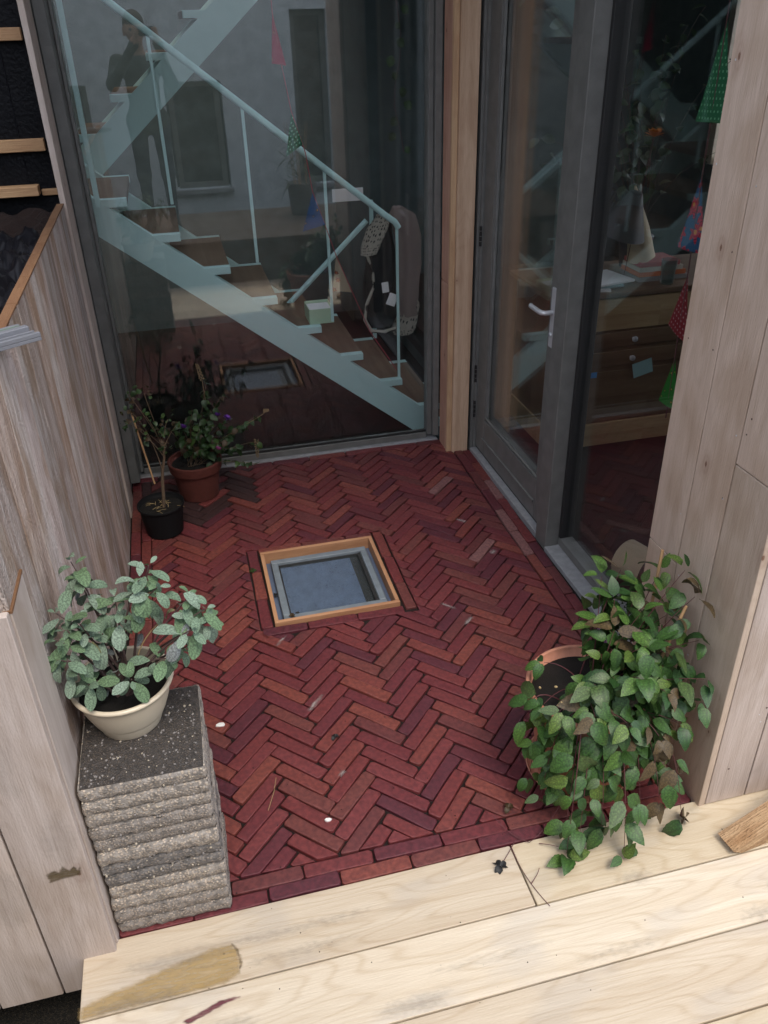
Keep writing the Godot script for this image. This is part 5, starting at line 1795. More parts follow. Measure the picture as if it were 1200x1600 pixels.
func build_stair_items() -> void:
	# coats hung over the foot of the handrail
	var sp := spotted()
	var c := thing("coat", "white fleece coat with black spots and black lining hung on the stair rail", "coat", Vector3(1.10, 0, -4.60))
	obj("lining", cloth_loft([[Vector3(0.03, 1.12, -0.02), 0.03, 0.03], [Vector3(0.0, 1.05, -0.02), 0.075, 0.045], [Vector3(0.01, 0.9, -0.02), 0.085, 0.055], [Vector3(-0.01, 0.72, -0.02), 0.09, 0.06], [Vector3(0.0, 0.56, -0.02), 0.10, 0.06], [Vector3(0.0, 0.50, -0.02), 0.07, 0.045]], 28, 2, 0.10), M.black, c)
	obj("collar", cloth_loft([[Vector3(0.02, 1.14, 0.03), 0.04, 0.03], [Vector3(-0.02, 1.07, 0.04), 0.06, 0.04], [Vector3(-0.06, 0.98, 0.04), 0.055, 0.035], [Vector3(-0.075, 0.935, 0.04), 0.045, 0.03]], 24, 5, 0.08), sp, c)
	var hem := mb()
	add_tube(hem, [Vector3(-0.08, 0.93, 0.035), Vector3(-0.055, 0.84, 0.05), Vector3(-0.05, 0.76, 0.05), Vector3(-0.095, 0.66, 0.05), Vector3(-0.11, 0.57, 0.05), Vector3(-0.075, 0.50, 0.05), Vector3(0.0, 0.485, 0.05), Vector3(0.075, 0.50, 0.05)], [0.008, 0.009, 0.009, 0.010, 0.011, 0.012, 0.011, 0.010], 8)
	obj("edging", commit(hem), sp, c)
	var l1 := span("care_label", Vector3(-0.002, 0.715, 0.0445), Vector3(0.038, 0.775, 0.0465), M.white, c)
	l1.rotation.z = 0.1
	var l2 := span("care_label", Vector3(0.03, 0.635, 0.0445), Vector3(0.085, 0.705, 0.0465), M.white, c)
	l2.rotation.z = -0.4
	var cb := thing("coat", "grey brown coat hung at the end of the stair rail, beside the spotted one", "coat", Vector3(1.24, 0, -4.62))
	obj("cloth", cloth_loft([[Vector3(-0.03, 1.17, 0), 0.03, 0.03], [Vector3(0.0, 1.12, 0), 0.075, 0.05], [Vector3(0.03, 1.0, 0), 0.075, 0.055], [Vector3(0.04, 0.85, 0), 0.07, 0.055], [Vector3(0.03, 0.7, 0), 0.06, 0.05], [Vector3(0.03, 0.55, 0), 0.055, 0.05]], 28, 9, 0.12), mat(0.22, 0.17, 0.15, 0.95), cb)
	obj("hem", cloth_loft([[Vector3(0.035, 0.66, -0.005), 0.05, 0.045], [Vector3(0.04, 0.60, -0.005), 0.062, 0.045], [Vector3(0.0, 0.47, -0.005), 0.075, 0.045], [Vector3(0.0, 0.44, -0.005), 0.06, 0.04]], 24, 12, 0.1), sp, cb)
	# paper tray on a tread
	var tr := thing("paper_tray", "pale green open box standing on a stair tread", "box", Vector3(0.735, 0.5795, -4.62))
	span("front", Vector3(-0.07, 0.0, 0.09), Vector3(0.07, 0.085, 0.094), mat(0.45, 0.60, 0.42, 0.6), tr)
	span("back", Vector3(-0.07, 0.0, -0.09), Vector3(0.07, 0.085, -0.086), mat(0.45, 0.60, 0.42, 0.6), tr)
	span("side", Vector3(-0.07, 0.0, -0.0855), Vector3(-0.066, 0.085, 0.0895), mat(0.45, 0.60, 0.42, 0.6), tr)
	span("side", Vector3(0.066, 0.0, -0.0855), Vector3(0.07, 0.085, 0.0895), mat(0.45, 0.60, 0.42, 0.6), tr)
	span("contents", Vector3(-0.065, 0.001, -0.085), Vector3(0.065, 0.07, 0.085), M.white, tr)
	# bunting
	var dots_g := print_mat(Color(0.07, 0.36, 0.24), Color(0.5, 0.75, 0.6), 0, 1)
	var pink := print_mat(Color(0.62, 0.16, 0.26), Color(0.72, 0.25, 0.34), 1, 2)
	var blue := print_mat(Color(0.05, 0.28, 0.48), Color(0.08, 0.34, 0.55), 1, 3)
	var redf := print_mat(Color(0.56, 0.52, 0.44), Color(0.62, 0.10, 0.12), 1, 4)
	pennant("pennant", Vector3(0.554, 2.097, -4.25), Vector3(0.535, 1.90, -4.25), Vector3(0.597, 1.89, -4.23), pink, "pink cloth pennant, topmost of the bunting behind the stair window")
	pennant("pennant", Vector3(0.607, 1.697, -4.25), Vector3(0.566, 1.505, -4.25), Vector3(0.648, 1.557, -4.23), dots_g, "small green dotted pennant hanging above the stair handrail")
	pennant("pennant", Vector3(0.683, 1.337, -4.25), Vector3(0.621, 1.152, -4.25), Vector3(0.734, 1.181, -4.23), blue, "plain dark blue pennant hanging below the stair handrail")
	pennant("pennant", Vector3(0.785, 1.018, -4.25), Vector3(0.757, 0.838, -4.25), Vector3(0.854, 0.829, -4.23), redf, "red flowered pennant, lowest of the bunting behind the stair window")
	var cd := mb()
	add_tube(cd, [Vector3(0.55, 2.6, -4.245), Vector3(0.554, 2.1, -4.245), Vector3(0.578, 1.89, -4.245), Vector3(0.607, 1.70, -4.245), Vector3(0.66, 1.52, -4.245), Vector3(0.683, 1.34, -4.245), Vector3(0.735, 1.18, -4.245), Vector3(0.785, 1.02, -4.245), Vector3(0.86, 0.83, -4.245), Vector3(0.95, 0.60, -4.245), Vector3(1.10, 0.36, -4.25)], [0.0022], 5)
	tag(obj("bunting_cord", commit(cd), mat(0.40, 0.06, 0.08, 0.8)), "thin red cord of the bunting hanging behind the stair window", "cord")
	# climbing vine by the right frame
	var v := thing("hanging_vine", "thin dark leaved vine hanging inside the right edge of the stair window", "plant", Vector3(1.12, 0, -4.22))
	var vb := mb()
	var pts := []
	for k in 12:
		pts.append(Vector3(0.02 * sin(k * 1.3), 2.6 - k * 0.10, 0.02 * cos(k * 1.7)))
	add_tube(vb, pts, [0.0015], 5)
	obj("stem", commit(vb), M.stem_red, v)
	var lm := leaf_mesh([0.002, 0.018, 0.022, 0.014, 0.001], 0.05, 0.2, 0.7)
	for k in 16:
		var lf := obj("leaf", lm, M.dark_leaf[0] if k % 3 else M.green[2], v)
		lf.transform = leaf_xf(Vector3(rng.randf_range(-0.04, 0.05), 2.5 - k * 0.065, rng.randf_range(-0.02, 0.02)), Vector3(rng.randf_range(-1, 1), -0.6, 0.2), Vector3(0, 0.3, 1), rng.randf_range(0.7, 1.1))
	span("paper_sheet", Vector3(0.88, 1.24, -4.99), Vector3(1.06, 1.31, -4.985), M.white)
	tag(get_node("paper_sheet"), "small white card standing behind the stair handrail", "card")
	var stand := get_node("paper_sheet")
	stand.position = Vector3(0.98, 1.21, -4.84)

# ================= things in the room behind the fixed window =================
func build_room_items() -> void:
	var d := thing("dresser", "brown wooden dresser with round knobs behind the fixed window", "dresser", Vector3(2.30, -0.026, -3.60))
	var wd: StandardMaterial3D = wood("tan", Color(0.56, 0.52, 0.46), 0.6, 0.5)
	var wp: StandardMaterial3D = wood("tan", Color(0.86, 0.86, 0.74), 0.6, 0.5)
	span("carcass", Vector3(-0.55, 0.20, -0.52), Vector3(0.55, 0.895, -0.006), wd, d, 0.003, 0)
	span("top", Vector3(-0.60, 0.8955, -0.54), Vector3(0.60, 0.921, 0.02), wd, d, 0.004, 0)
	span("front_panel", Vector3(-0.53, 0.725, -0.0055), Vector3(0.53, 0.885, 0.006), wp, d, 0.003, 0)
	for k in 2:
		var dr := span("drawer", Vector3(-0.53, 0.635 - k * 0.10, -0.0055), Vector3(0.53, 0.712 - k * 0.10, 0.008), wd, d, 0.003, 0)
		var kn := obj("knob", lathe([Vector2(0.008, 0), Vector2(0.007, 0.008), Vector2(0.015, 0.014), Vector2(0.014, 0.022), Vector2(0, 0.025)], 14), M.steel, dr, Vector3(-0.13, 0, 0.007))
		kn.rotation.x = PI / 2
	span("front_panel", Vector3(-0.53, 0.225, -0.0055), Vector3(0.53, 0.505, 0.002), wd, d, 0.003, 0)
	span("skirting", Vector3(-0.56, 0.09, -0.51), Vector3(0.56, 0.218, 0.010), wp, d, 0.003, 0)
	for x in [-0.5, 0.5]:
		span("leg", Vector3(x - 0.03, 0.0, -0.06), Vector3(x + 0.03, 0.089, 0.0), wd, d)
	# sticky notes on its front
	tag(span("sticky_note", Vector3(1.92, 0.455, -3.594), Vector3(1.99, 0.485, -3.5925), mat(0.04, 0.25, 0.62, 0.7)), "blue scrap of paper stuck to the dresser front", "note")
	var n2 := tag(span("sticky_note", Vector3(2.19, 0.44, -3.5905), Vector3(2.30, 0.52, -3.589), mat(0.30, 0.48, 0.46, 0.7)), "pale teal paper stuck askew on the dresser drawers", "note")
	n2.rotation.z = 0.25
	# papers, books, cup
	for k in 3:
		var p := tag(span("paper_stack", Vector3(1.80 + 0.05 * k, 0.8955 + 0.012 * k, -3.84), Vector3(2.05 + 0.05 * k, 0.907 + 0.012 * k, -3.62), M.white if k != 1 else mat(0.3, 0.42, 0.42, 0.7)), ["white sheets, bottom layer of the pile on the dresser", "teal folder lying in the paper pile on the dresser", "white sheets, top layer of the pile on the dresser"][k], "paper", "papers on the dresser")
		p.rotation.y = 0.25 * k - 0.3
	for k in 4:
		tag(span("book", Vector3(2.22, 0.8955 + 0.024 * k, -3.9 + 0.01 * k), Vector3(2.50 - 0.02 * k, 0.9185 + 0.024 * k, -3.70), [mat(0.25, 0.22, 0.2), mat(0.55, 0.14, 0.04), mat(0.5, 0.45, 0.35), mat(0.42, 0.08, 0.08)][k]), ["dark grey book at the bottom of the dresser pile", "orange book in the dresser pile, second from below", "cream book in the dresser pile, third from below", "red book on top of the dresser pile"][k], "book", "books on the dresser")
	var gl := thing("drinking_glass", "clear drinking glass standing on the front of the dresser", "glass", Vector3(2.34, 0.8955, -3.64))
	obj("tumbler", lathe([Vector2(0, 0), Vector2(0.030, 0), Vector2(0.032, 0.004), Vector2(0.040, 0.12), Vector2(0.037, 0.12), Vector2(0.030, 0.008), Vector2(0, 0.008)], 24), glass(0.35), gl)
	# desk lamp with a dark cone shade
	var l := thing("desk_lamp", "desk lamp with large dark cone shade on the dresser", "lamp", Vector3(2.05, 0.8955, -3.80))
	obj("base", lathe([Vector2(0, 0.03), Vector2(0.02, 0.03), Vector2(0.08, 0.018), Vector2(0.085, 0), Vector2(0, 0)], 28), M.black, l)
	var lb := mb()
	add_tube(lb, [Vector3(0, 0.02, 0), Vector3(-0.02, 0.25, 0), Vector3(0.04, 0.42, 0)], [0.008], 8)
	obj("arm", commit(lb), M.black, l)
	var shd := obj("lamp_shade", lathe([Vector2(0.13, 0.0), Vector2(0.128, 0.002), Vector2(0.035, 0.19), Vector2(0.03, 0.2), Vector2(0, 0.2)], 36), mat(0.02, 0.023, 0.026, 0.5), l, Vector3(0.07, 0.24, 0.03))
	shd.rotation = Vector3(0.25, 0, -0.2)
	# cone of brown paper
	var cp := thing("paper_cone", "beige rolled cone of wrapping paper on the dresser", "paper", Vector3(2.26, 0.993, -3.78))
	var cone := obj("wrap", lathe([Vector2(0.07, 0.0), Vector2(0.068, 0.001), Vector2(0.05, 0.15), Vector2(0.005, 0.36), Vector2(0, 0.36)], 20, 0.05), mat(0.50, 0.42, 0.28, 0.8), cp)
	cone.rotation.z = 0.22
	# chair before the dresser, mostly a dark shape
	var c := thing("chair", "dark chair with rounded back standing by the dresser", "chair", Vector3(2.62, -0.026, -3.2))
	span("seat", Vector3(-0.22, 0.42, -0.22), Vector3(0.22, 0.47, 0.22), M.black, c, 0.015)
	obj("backrest", cloth_loft([[Vector3(0.0, 1.15, -0.20), 0.10, 0.015], [Vector3(0.0, 1.08, -0.20), 0.20, 0.022], [Vector3(0, 0.85, -0.2), 0.22, 0.025], [Vector3(0, 0.62, -0.2), 0.19, 0.02]], 24, 3, 0.0), M.black, c)
	for q in [[-1, -1], [1, -1], [1, 1], [-1, 1]]:
		span("leg", Vector3(q[0] * 0.19 - 0.016, 0, q[1] * 0.19 - 0.016), Vector3(q[0] * 0.19 + 0.016, 0.42, q[1] * 0.19 + 0.016), M.black, c)
	# house plants on a shelf in the window
	var hp := thing("house_plant", "dark twining house plant spreading behind the door and fixed window", "plant", Vector3(2.35, 0.896, -4.0))
	obj("pot", lathe([Vector2(0, 0), Vector2(0.07, 0), Vector2(0.09, 0.16), Vector2(0.08, 0.16), Vector2(0, 0.14)], 24), mat(0.05, 0.05, 0.06, 0.5), hp)
	var sb := mb()
	var lm := leaf_mesh([0.002, 0.024, 0.028, 0.018, 0.001], 0.075, 0.2, 0.8)
	var made := 0
	for k in 22:
		var o := Vector3(rng.randf_range(-0.04, 0.04), 0.14, rng.randf_range(-0.04, 0.04))
		var tip := Vector3(rng.randf_range(-0.75, 0.45), rng.randf_range(0.5, 1.25), rng.randf_range(-0.25, 0.3))
		var pts := curve_pts(o, Vector3(tip.x * 0.3, tip.y * 0.9, tip.z * 0.3), tip, 9)
		add_tube(sb, pts, [0.003, 0.002, 0.0015], 5)
		for j in range(3, 10):
			var lf := obj("leaf", lm, M.dark_leaf[j % 2], hp)
			var dd := Vector3(rng.randf_range(-1, 1), rng.randf_range(-0.8, 0.3), rng.randf_range(-1, 1))
			lf.transform = leaf_xf(pts[j], dd, Vector3(0, 1, 0.3) + rv(0.5), rng.randf_range(0.6, 1.1))
	obj("stem", commit(sb), M.stem_purple, hp)
	var of := thing("orange_flower", "small orange paper flower among the dark house plant leaves", "flower", Vector3(2.14, 1.58, -3.6))
	obj("petals", flower(0.05), mat(0.62, 0.20, 0.03, 0.7), of)
	var stalk := mb()
	add_tube(stalk, [Vector3(0, 0, 0), Vector3(0.03, -0.3, -0.1), Vector3(0.05, -0.68, -0.2)], [0.002], 5)
	obj("stalk", commit(stalk), M.stem_red, of)
	# bunting along the fixed window
	pennant("pennant", Vector3(1.62, 2.034, -2.415), Vector3(1.62, 1.761, -2.502), Vector3(1.62, 1.770, -2.328), print_mat(Color(0.09, 0.40, 0.24), Color(0.40, 0.66, 0.48), 0, 6), "large bright green dotted pennant at the top of the fixed window")
	pennant("pennant", Vector3(1.62, 1.614, -2.414), Vector3(1.62, 1.38, -2.495), Vector3(1.62, 1.39, -2.34), print_mat(Color(0.03, 0.30, 0.45), Color(0.80, 0.16, 0.30), 2, 8), "blue pennant with a large pink flower in the fixed window")
	pennant("pennant", Vector3(1.62, 1.309, -2.401), Vector3(1.62, 1.12, -2.474), Vector3(1.62, 1.09, -2.345), print_mat(Color(0.46, 0.05, 0.10), Color(0.62, 0.5, 0.5), 0, 9), "dark red dotted pennant in the fixed window")
	pennant("pennant", Vector3(1.62, 1.023, -2.395), Vector3(1.62, 0.84, -2.46), Vector3(1.62, 0.85, -2.33), print_mat(Color(0.08, 0.42, 0.10), Color(0.1, 0.5, 0.12), 1, 10), "plain green pennant, lowest in the fixed window")
	var cd := mb()
	add_tube(cd, [Vector3(1.618, 2.7, -2.42), Vector3(1.618, 2.03, -2.415), Vector3(1.618, 1.61, -2.41), Vector3(1.618, 1.31, -2.40), Vector3(1.618, 1.02, -2.395), Vector3(1.618, 0.8, -2.39)], [0.002], 5)
	tag(obj("bunting_cord", commit(cd), M.stem_red), "thin dark cord of the bunting hanging inside the fixed window", "cord")
	# rolled mat on the floor by the window
	var r := thing("rolled_mat", "beige rolled mat with a black strap lying inside the fixed window", "mat", Vector3(1.72, 0.062, -2.42))
	var rb := mb()
	add_tube(rb, [Vector3(0, 0, -0.17), Vector3(0, 0, 0.34)], [0.085], 28)
	obj("roll", commit(rb), mat(0.36, 0.30, 0.20, 0.9), r)
	var rs := mb()
	add_tube(rs, [Vector3(0, 0, -0.03), Vector3(0, 0, 0.0)], [0.088], 28)
	obj("strap", commit(rs), M.black, r)
	r.rotation.y = 0.35

func build_small_things() -> void:
	# beam end resting on the deck at the right
	var w := thing("wooden_beam", "sloping brown timber beam resting on the deck at the right edge", "beam", Vector3(1.265, 0.004, -1.245))
	var b := mb()
	var pr := [Vector2(0.0, 0.022), Vector2(0.034, 0.0), Vector2(0.62, 0.0), Vector2(0.62, 0.27)]
	var slope := (Vector2(0.62, 0.27) - Vector2(0.0, 0.022)).normalized()
	for s in [0.033, -0.033]:
		var id := []
		for p in pr:
			id.append(vert(b, Vector3(p.x, p.y, s), Vector3(0, 0, signf(s)), Vector2(1.0 + p.dot(slope), 0.2 + p.cross(slope))))
		quad(b, id[0], id[1], id[2], id[3])
	for e in [[3, 0, Vector3(-slope.y, slope.x, 0)], [0, 1, Vector3(-0.55, -0.83, 0)], [1, 2, Vector3.DOWN], [2, 3, Vector3.RIGHT]]:
		var p: Vector2 = pr[e[0]]
		var q: Vector2 = pr[e[1]]
		quad(b, vert(b, Vector3(p.x, p.y, 0.033), e[2], Vector2(1.0 + p.x, 0.3)), vert(b, Vector3(q.x, q.y, 0.033), e[2], Vector2(1.0 + q.x, 0.3)), vert(b, Vector3(q.x, q.y, -0.033), e[2], Vector2(1.0 + q.x, 0.366)), vert(b, Vector3(p.x, p.y, -0.033), e[2], Vector2(1.0 + p.x, 0.366)))
	obj("timber", commit(b), M.beam, w)
	w.rotation.y = 0.12
	# bits lying about
	var bits := [[Vector3(-0.095, 0.0, -2.115), 0.017, "white flake of mortar on the bricks near the stacked slabs", "mortar_flake"], [Vector3(0.187, 0.0, -1.636), 0.012, "white shell-like chip on the bricks near the front edging", "mortar_flake"]]
	for q in bits:
		var m := mb()
		add_slab(m, ngon(q[1], 7, 0.25, 1.0, 0.62), 0.006, 0.0, 0.003)
		tag(obj(q[3], commit(m), M.white, null, q[0]), q[2], "chip")
	for q in [[Vector3(0.271, 0.002, -1.957), "black dead leaf lying on the bricks in mid terrace", 0.8], [Vector3(0.626, 0.005, -1.352), "crumpled black dead leaf on the pale deck board", 1.3], [Vector3(0.72, 0.012, -1.53), "withered grey leaf on the bricks beside the climber", 1.0]]:
		var lf := thing("dead_leaf", q[1], "leaf", q[0])
		for k in 3:
			var a := obj("lobe", leaf_mesh(toothed(7, 0.009), 0.024, 0.5, 1.6), M.black if q[2] != 1.0 else M.dark_leaf[3], lf)
			a.transform = leaf_xf(Vector3(0, 0.002, 0), Vector3(cos(k * 2.2), 0.25, sin(k * 2.2)), Vector3(0.2, 1, 0.1), q[2])
	# pale scuffs of lime and droppings on single bricks
	var scuffs := structure("lime_marks", "pale lime marks on single bricks of the paving")
	for q in [[Vector2(0.165, -2.50), 0.03, 0.006], [Vector2(0.235, -2.13), 0.05, 0.007], [Vector2(0.86, -2.53), 0.035, 0.008], [Vector2(0.90, -2.42), 0.028, 0.01], [Vector2(1.17, -2.86), 0.02, 0.012], [Vector2(0.265, -1.80), 0.014, 0.007], [Vector2(1.12, -3.15), 0.035, 0.009]]:
		var n := soak("scuff", ngon(1.0, 12, 0.3, q[1], q[2]), 0.0, Color(0.42, 0.36, 0.35), 0.55, 0.007, scuffs, int(q[1] * 1000))
		n.position = Vector3(q[0].x, 0.003, q[0].y)
		n.rotation.y = PI / 4 if int(q[1] * 1000) % 2 == 0 else -PI / 4
	var sw := mb()
	add_tube(sw, [Vector3(0.058, 0.004, -1.835), Vector3(0.045, 0.008, -1.78), Vector3(0.018, 0.004, -1.715)], [0.0009], 4)
	tag(obj("straw", commit(sw), M.straw), "thin yellow straw lying on the bricks near the slab stack", "straw")
	var cl := mb()
	for k in 26:
		var p := Vector3(0.135 + rng.randfn() * 0.006 - 0.02, 0.004, -3.01 + rng.randfn() * 0.008)
		add_box(cl, Transform3D(Basis.from_euler(rv(2.0)), p), Vector3(0.008, 0.001, 0.006), 0.0003)
	tag(obj("weed", commit(cl), M.green[0]), "tiny green weed growing in a joint left of the skylight", "weed")
	# crumbs of soil and grit over the bricks and deck
	var gm := mb()
	add_slab(gm, ngon(0.002, 6, 0.3), 0.0016, -0.001, 0.0006)
	var mm := MultiMesh.new()
	mm.transform_format = MultiMesh.TRANSFORM_3D
	mm.mesh = commit(gm)
	mm.instance_count = 420
	for i in 420:
		var p := Vector3(rng.randf_range(-0.3, 1.28), 0.0006, rng.randf_range(-3.95, -1.43))
		if i % 6 == 0:
			p = Vector3(rng.randf_range(-0.4, 1.9), 0.0025, rng.randf_range(-1.40, -0.7))
		if p.x > 0.14 and p.x < 0.69 and p.z > -3.14 and p.z < -2.59:
			p.x += 0.6
		mm.set_instance_transform(i, Transform3D(Basis(Vector3.UP, rng.randf() * 6.0).scaled(Vector3.ONE * rng.randf_range(0.3, 1.0)), p))
	var mi := MultiMeshInstance3D.new()
	mi.multimesh = mm
	mi.material_override = M.soil
	put(mi, "grit")
	mi.set_meta("kind", "stuff")
	mi.set_meta("label", "dark crumbs of soil scattered on the bricks and deck")

# ================= the photographer, mirrored in the stair window =================
func sd_capsule(p: Vector3, a: Vector3, b: Vector3, ra: float, rb: float) -> float:
	var ab := b - a
	var t := clampf((p - a).dot(ab) / ab.length_squared(), 0.0, 1.0)
	return (p - a - ab * t).length() - lerpf(ra, rb, t)

func surface_net(b: Dictionary, bones: Array, lo: Vector3, hi: Vector3, cell: float, blend: float) -> void:
	# bones: [a, b, ra, rb, colour]; smooth union, one vertex per crossed cell
	var n := Vector3i(((hi - lo) / cell).ceil()) + Vector3i.ONE
	var f := PackedFloat32Array()
	f.resize(n.x * n.y * n.z)
	f.fill(1.0)
	var sx := 1
	var sy := n.x
	var sz := n.x * n.y
	for bn in bones:
		var r := maxf(bn[2], bn[3]) + blend + cell * 2.0
		var l: Vector3 = (bn[0] as Vector3).min(bn[1]) - Vector3.ONE * r
		var h: Vector3 = (bn[0] as Vector3).max(bn[1]) + Vector3.ONE * r
		var i0 := Vector3i(((l - lo) / cell).floor()).clamp(Vector3i.ZERO, n - Vector3i.ONE)
		var i1 := Vector3i(((h - lo) / cell).ceil()).clamp(Vector3i.ZERO, n - Vector3i.ONE)
		for z in range(i0.z, i1.z + 1):
			for y in range(i0.y, i1.y + 1):
				for x in range(i0.x, i1.x + 1):
					var i := x + y * sy + z * sz
					var d := sd_capsule(lo + Vector3(x, y, z) * cell, bn[0], bn[1], bn[2], bn[3])
					var o := f[i]
					var k := clampf(0.5 + 0.5 * (o - d) / blend, 0.0, 1.0)
					f[i] = lerpf(o, d, k) - blend * k * (1.0 - k) if o < 0.9 else d
	var id := {}
	for z in n.z - 1:
		for y in n.y - 1:
			for x in n.x - 1:
				var i := x + y * sy + z * sz
				var neg := 0
				var c := [f[i], f[i + sx], f[i + sy], f[i + sx + sy], f[i + sz], f[i + sx + sz], f[i + sy + sz], f[i + sx + sy + sz]]
				for q in c:
					if q < 0:
						neg += 1
				if neg == 0 or neg == 8:
					continue
				var acc := Vector3.ZERO
				var cnt := 0
				for e in [[0, 1], [2, 3], [4, 5], [6, 7], [0, 2], [1, 3], [4, 6], [5, 7], [0, 4], [1, 5], [2, 6], [3, 7]]:
					var a: float = c[e[0]]
					var d: float = c[e[1]]
					if (a < 0) != (d < 0):
						var t := a / (a - d)
						var pa := Vector3(e[0] & 1, (e[0] >> 1) & 1, e[0] >> 2)
						var pb := Vector3(e[1] & 1, (e[1] >> 1) & 1, e[1] >> 2)
						acc += pa.lerp(pb, t)
						cnt += 1
				var g := Vector3(c[1] + c[3] + c[5] + c[7] - c[0] - c[2] - c[4] - c[6], c[2] + c[3] + c[6] + c[7] - c[0] - c[1] - c[4] - c[5], c[4] + c[5] + c[6] + c[7] - c[0] - c[1] - c[2] - c[3]).normalized()
				var p := lo + (Vector3(x, y, z) + acc / cnt) * cell
				var best := 1e9
				for bn in bones:
					var d := sd_capsule(p, bn[0], bn[1], bn[2], bn[3])
					if d < best:
						best = d
						b.col = bn[4]
				id[i] = vert(b, p, g, Vector2.ZERO)
	for i in id:
		for ax in [[sx, sy, sz], [sy, sz, sx], [sz, sx, sy]]:
			var j: int = i + ax[0]
			if j < f.size() and (f[i] < 0) != (f[j] < 0):
				var q0: int = i - ax[1] - ax[2]
				var q1: int = i - ax[1]
				var q2: int = i - ax[2]
				if id.has(q0) and id.has(q1) and id.has(q2):
					quad(b, id[i], id[q1], id[q0], id[q2])

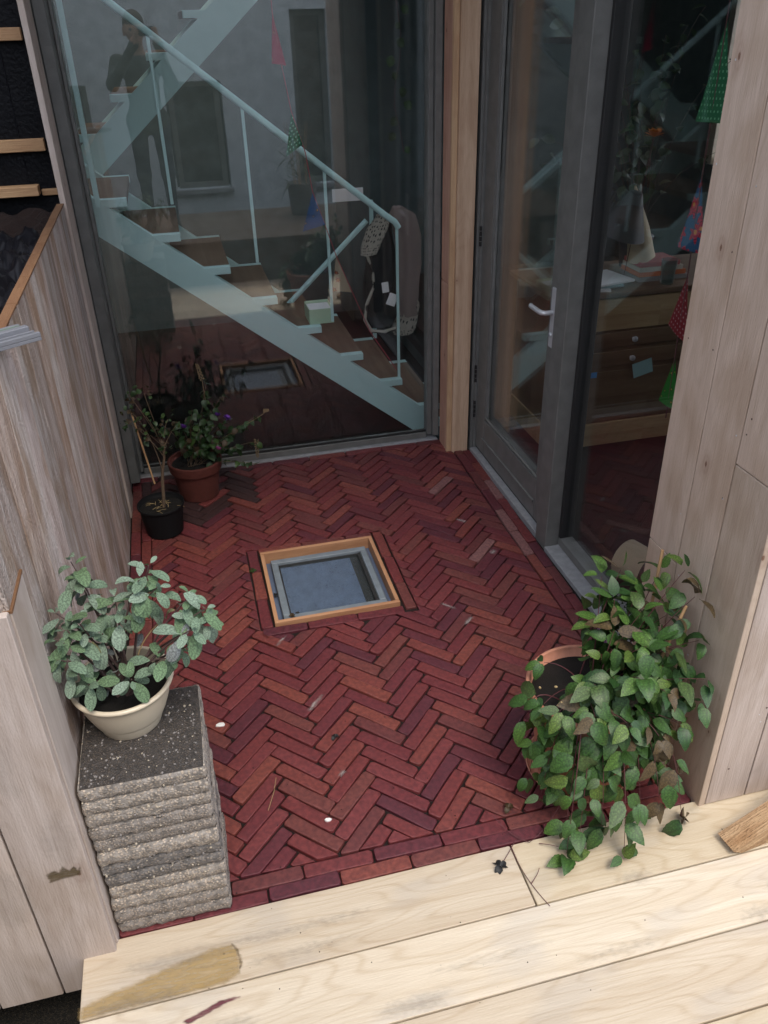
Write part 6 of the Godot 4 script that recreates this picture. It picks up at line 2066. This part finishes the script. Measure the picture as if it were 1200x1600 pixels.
func build_person() -> void:
	var s := thing("person", "person in dark jacket holding up a phone, mirrored in the stair window", "person", Vector3(-0.10, 0.387, 0.30))
	var skin := Color(0.42, 0.25, 0.18)
	var coat := Color(0.035, 0.05, 0.045)
	var jean := Color(0.03, 0.04, 0.07)
	var shoe := Color(0.02, 0.02, 0.02)
	var hair := Color(0.05, 0.035, 0.025)
	var b := mb()
	b.usecol = true
	var bones := []
	for q in [-1.0, 1.0]:
		bones.append([Vector3(q * 0.10, 0.92, 0.02), Vector3(q * 0.11, 0.50, 0.0), 0.085, 0.062, jean])
		bones.append([Vector3(q * 0.11, 0.50, 0.0), Vector3(q * 0.11, 0.10, 0.03), 0.060, 0.042, jean])
		bones.append([Vector3(q * 0.11, 0.045, 0.05), Vector3(q * 0.13, 0.04, -0.14), 0.045, 0.038, shoe])
		bones.append([Vector3(q * 0.19, 1.42, 0.02), Vector3(q * 0.25, 1.25, -0.12), 0.062, 0.05, coat])
		bones.append([Vector3(q * 0.25, 1.25, -0.12), Vector3(q * 0.10 + 0.08, 1.55, -0.21), 0.05, 0.036, coat])
		bones.append([Vector3(q * 0.10 + 0.08, 1.55, -0.21), Vector3(q * 0.085 + 0.09, 1.60, -0.225), 0.030, 0.028, skin])
	bones.append([Vector3(-0.07, 0.95, 0.03), Vector3(0.07, 0.95, 0.03), 0.12, 0.12, coat])
	bones.append([Vector3(0, 1.02, 0.03), Vector3(0, 1.32, 0.03), 0.135, 0.15, coat])
	bones.append([Vector3(-0.13, 1.38, 0.03), Vector3(0.13, 1.38, 0.03), 0.085, 0.085, coat])
	bones.append([Vector3(0, 1.42, 0.03), Vector3(0, 1.56, 0.01), 0.058, 0.055, skin])
	surface_net(b, bones, Vector3(-0.42, -0.03, -0.34), Vector3(0.42, 1.66, 0.26), 0.018, 0.04)
	# head with a face
	var hd := [[Vector3(0, 1.60, -0.015), Vector3(0, 1.57, -0.045), 0.062, 0.05, skin], [Vector3(0, 1.68, 0.005), Vector3(0, 1.64, -0.02), 0.088, 0.078, skin], [Vector3(0, 1.655, -0.098), Vector3(0, 1.625, -0.115), 0.009, 0.014, skin], [Vector3(-0.018, 1.588, -0.098), Vector3(0.018, 1.588, -0.098), 0.007, 0.007, Color(0.35, 0.12, 0.11)], [Vector3(-0.034, 1.66, -0.090), Vector3(-0.030, 1.66, -0.090), 0.010, 0.010, Color(0.03, 0.03, 0.03)], [Vector3(0.034, 1.66, -0.090), Vector3(0.030, 1.66, -0.090), 0.010, 0.010, Color(0.03, 0.03, 0.03)], [Vector3(-0.088, 1.665, 0.01), Vector3(-0.090, 1.62, 0.005), 0.014, 0.010, skin], [Vector3(0.088, 1.665, 0.01), Vector3(0.090, 1.62, 0.005), 0.014, 0.010, skin]]
	surface_net(b, hd, Vector3(-0.13, 1.50, -0.16), Vector3(0.13, 1.80, 0.12), 0.006, 0.012)
	# hands: palm, four bent fingers and a thumb on each side of the phone
	for q in [-1.0, 1.0]:
		var c := Vector3(q * 0.085 + 0.09, 1.62, -0.23)
		var hb := [[c + Vector3(0, -0.02, 0.006), c + Vector3(-q * 0.006, 0.03, 0.004), 0.022, 0.024, skin]]
		for k in 4:
			var r := c + Vector3(q * 0.006, -0.012 + k * 0.018, -0.004)
			var m := r + Vector3(-q * 0.004, 0.004, -0.030 + absf(k - 1.5) * 0.003)
			var e := m + Vector3(-q * 0.030, 0.003, -0.004)
			hb.append([r, m, 0.0088, 0.0082, skin])
			hb.append([m, e, 0.0082, 0.0070, skin])
		var th := c + Vector3(-q * 0.010, -0.015, 0.016)
		hb.append([th, th + Vector3(-q * 0.022, 0.022, 0.012), 0.011, 0.0095, skin])
		hb.append([th + Vector3(-q * 0.022, 0.022, 0.012), th + Vector3(-q * 0.040, 0.040, 0.006), 0.0095, 0.008, skin])
		surface_net(b, hb, c - Vector3(0.08, 0.07, 0.07), c + Vector3(0.08, 0.09, 0.06), 0.005, 0.006)
	var bm := mat(1, 1, 1, 0.8)
	bm.vertex_color_use_as_albedo = true
	obj("body", commit(b), bm, s)
	var hb2 := mb()
	hb2.usecol = true
	surface_net(hb2, [[Vector3(0, 1.70, 0.02), Vector3(0, 1.66, 0.03), 0.092, 0.088, hair], [Vector3(0, 1.735, -0.03), Vector3(0, 1.74, 0.0), 0.06, 0.07, hair]], Vector3(-0.14, 1.5, -0.15), Vector3(0.14, 1.86, 0.16), 0.009, 0.03)
	obj("hair", commit(hb2), bm, s)
	var ph := thing("phone", "black phone held up in both hands, mirrored in the stair window", "phone", Vector3(-0.01, 2.03, 0.047))
	span("case", Vector3(-0.072, -0.038, 0.0), Vector3(0.072, 0.038, 0.008), M.black, ph, 0.003)
	ph.rotation = Vector3(-0.4, 0, 0)
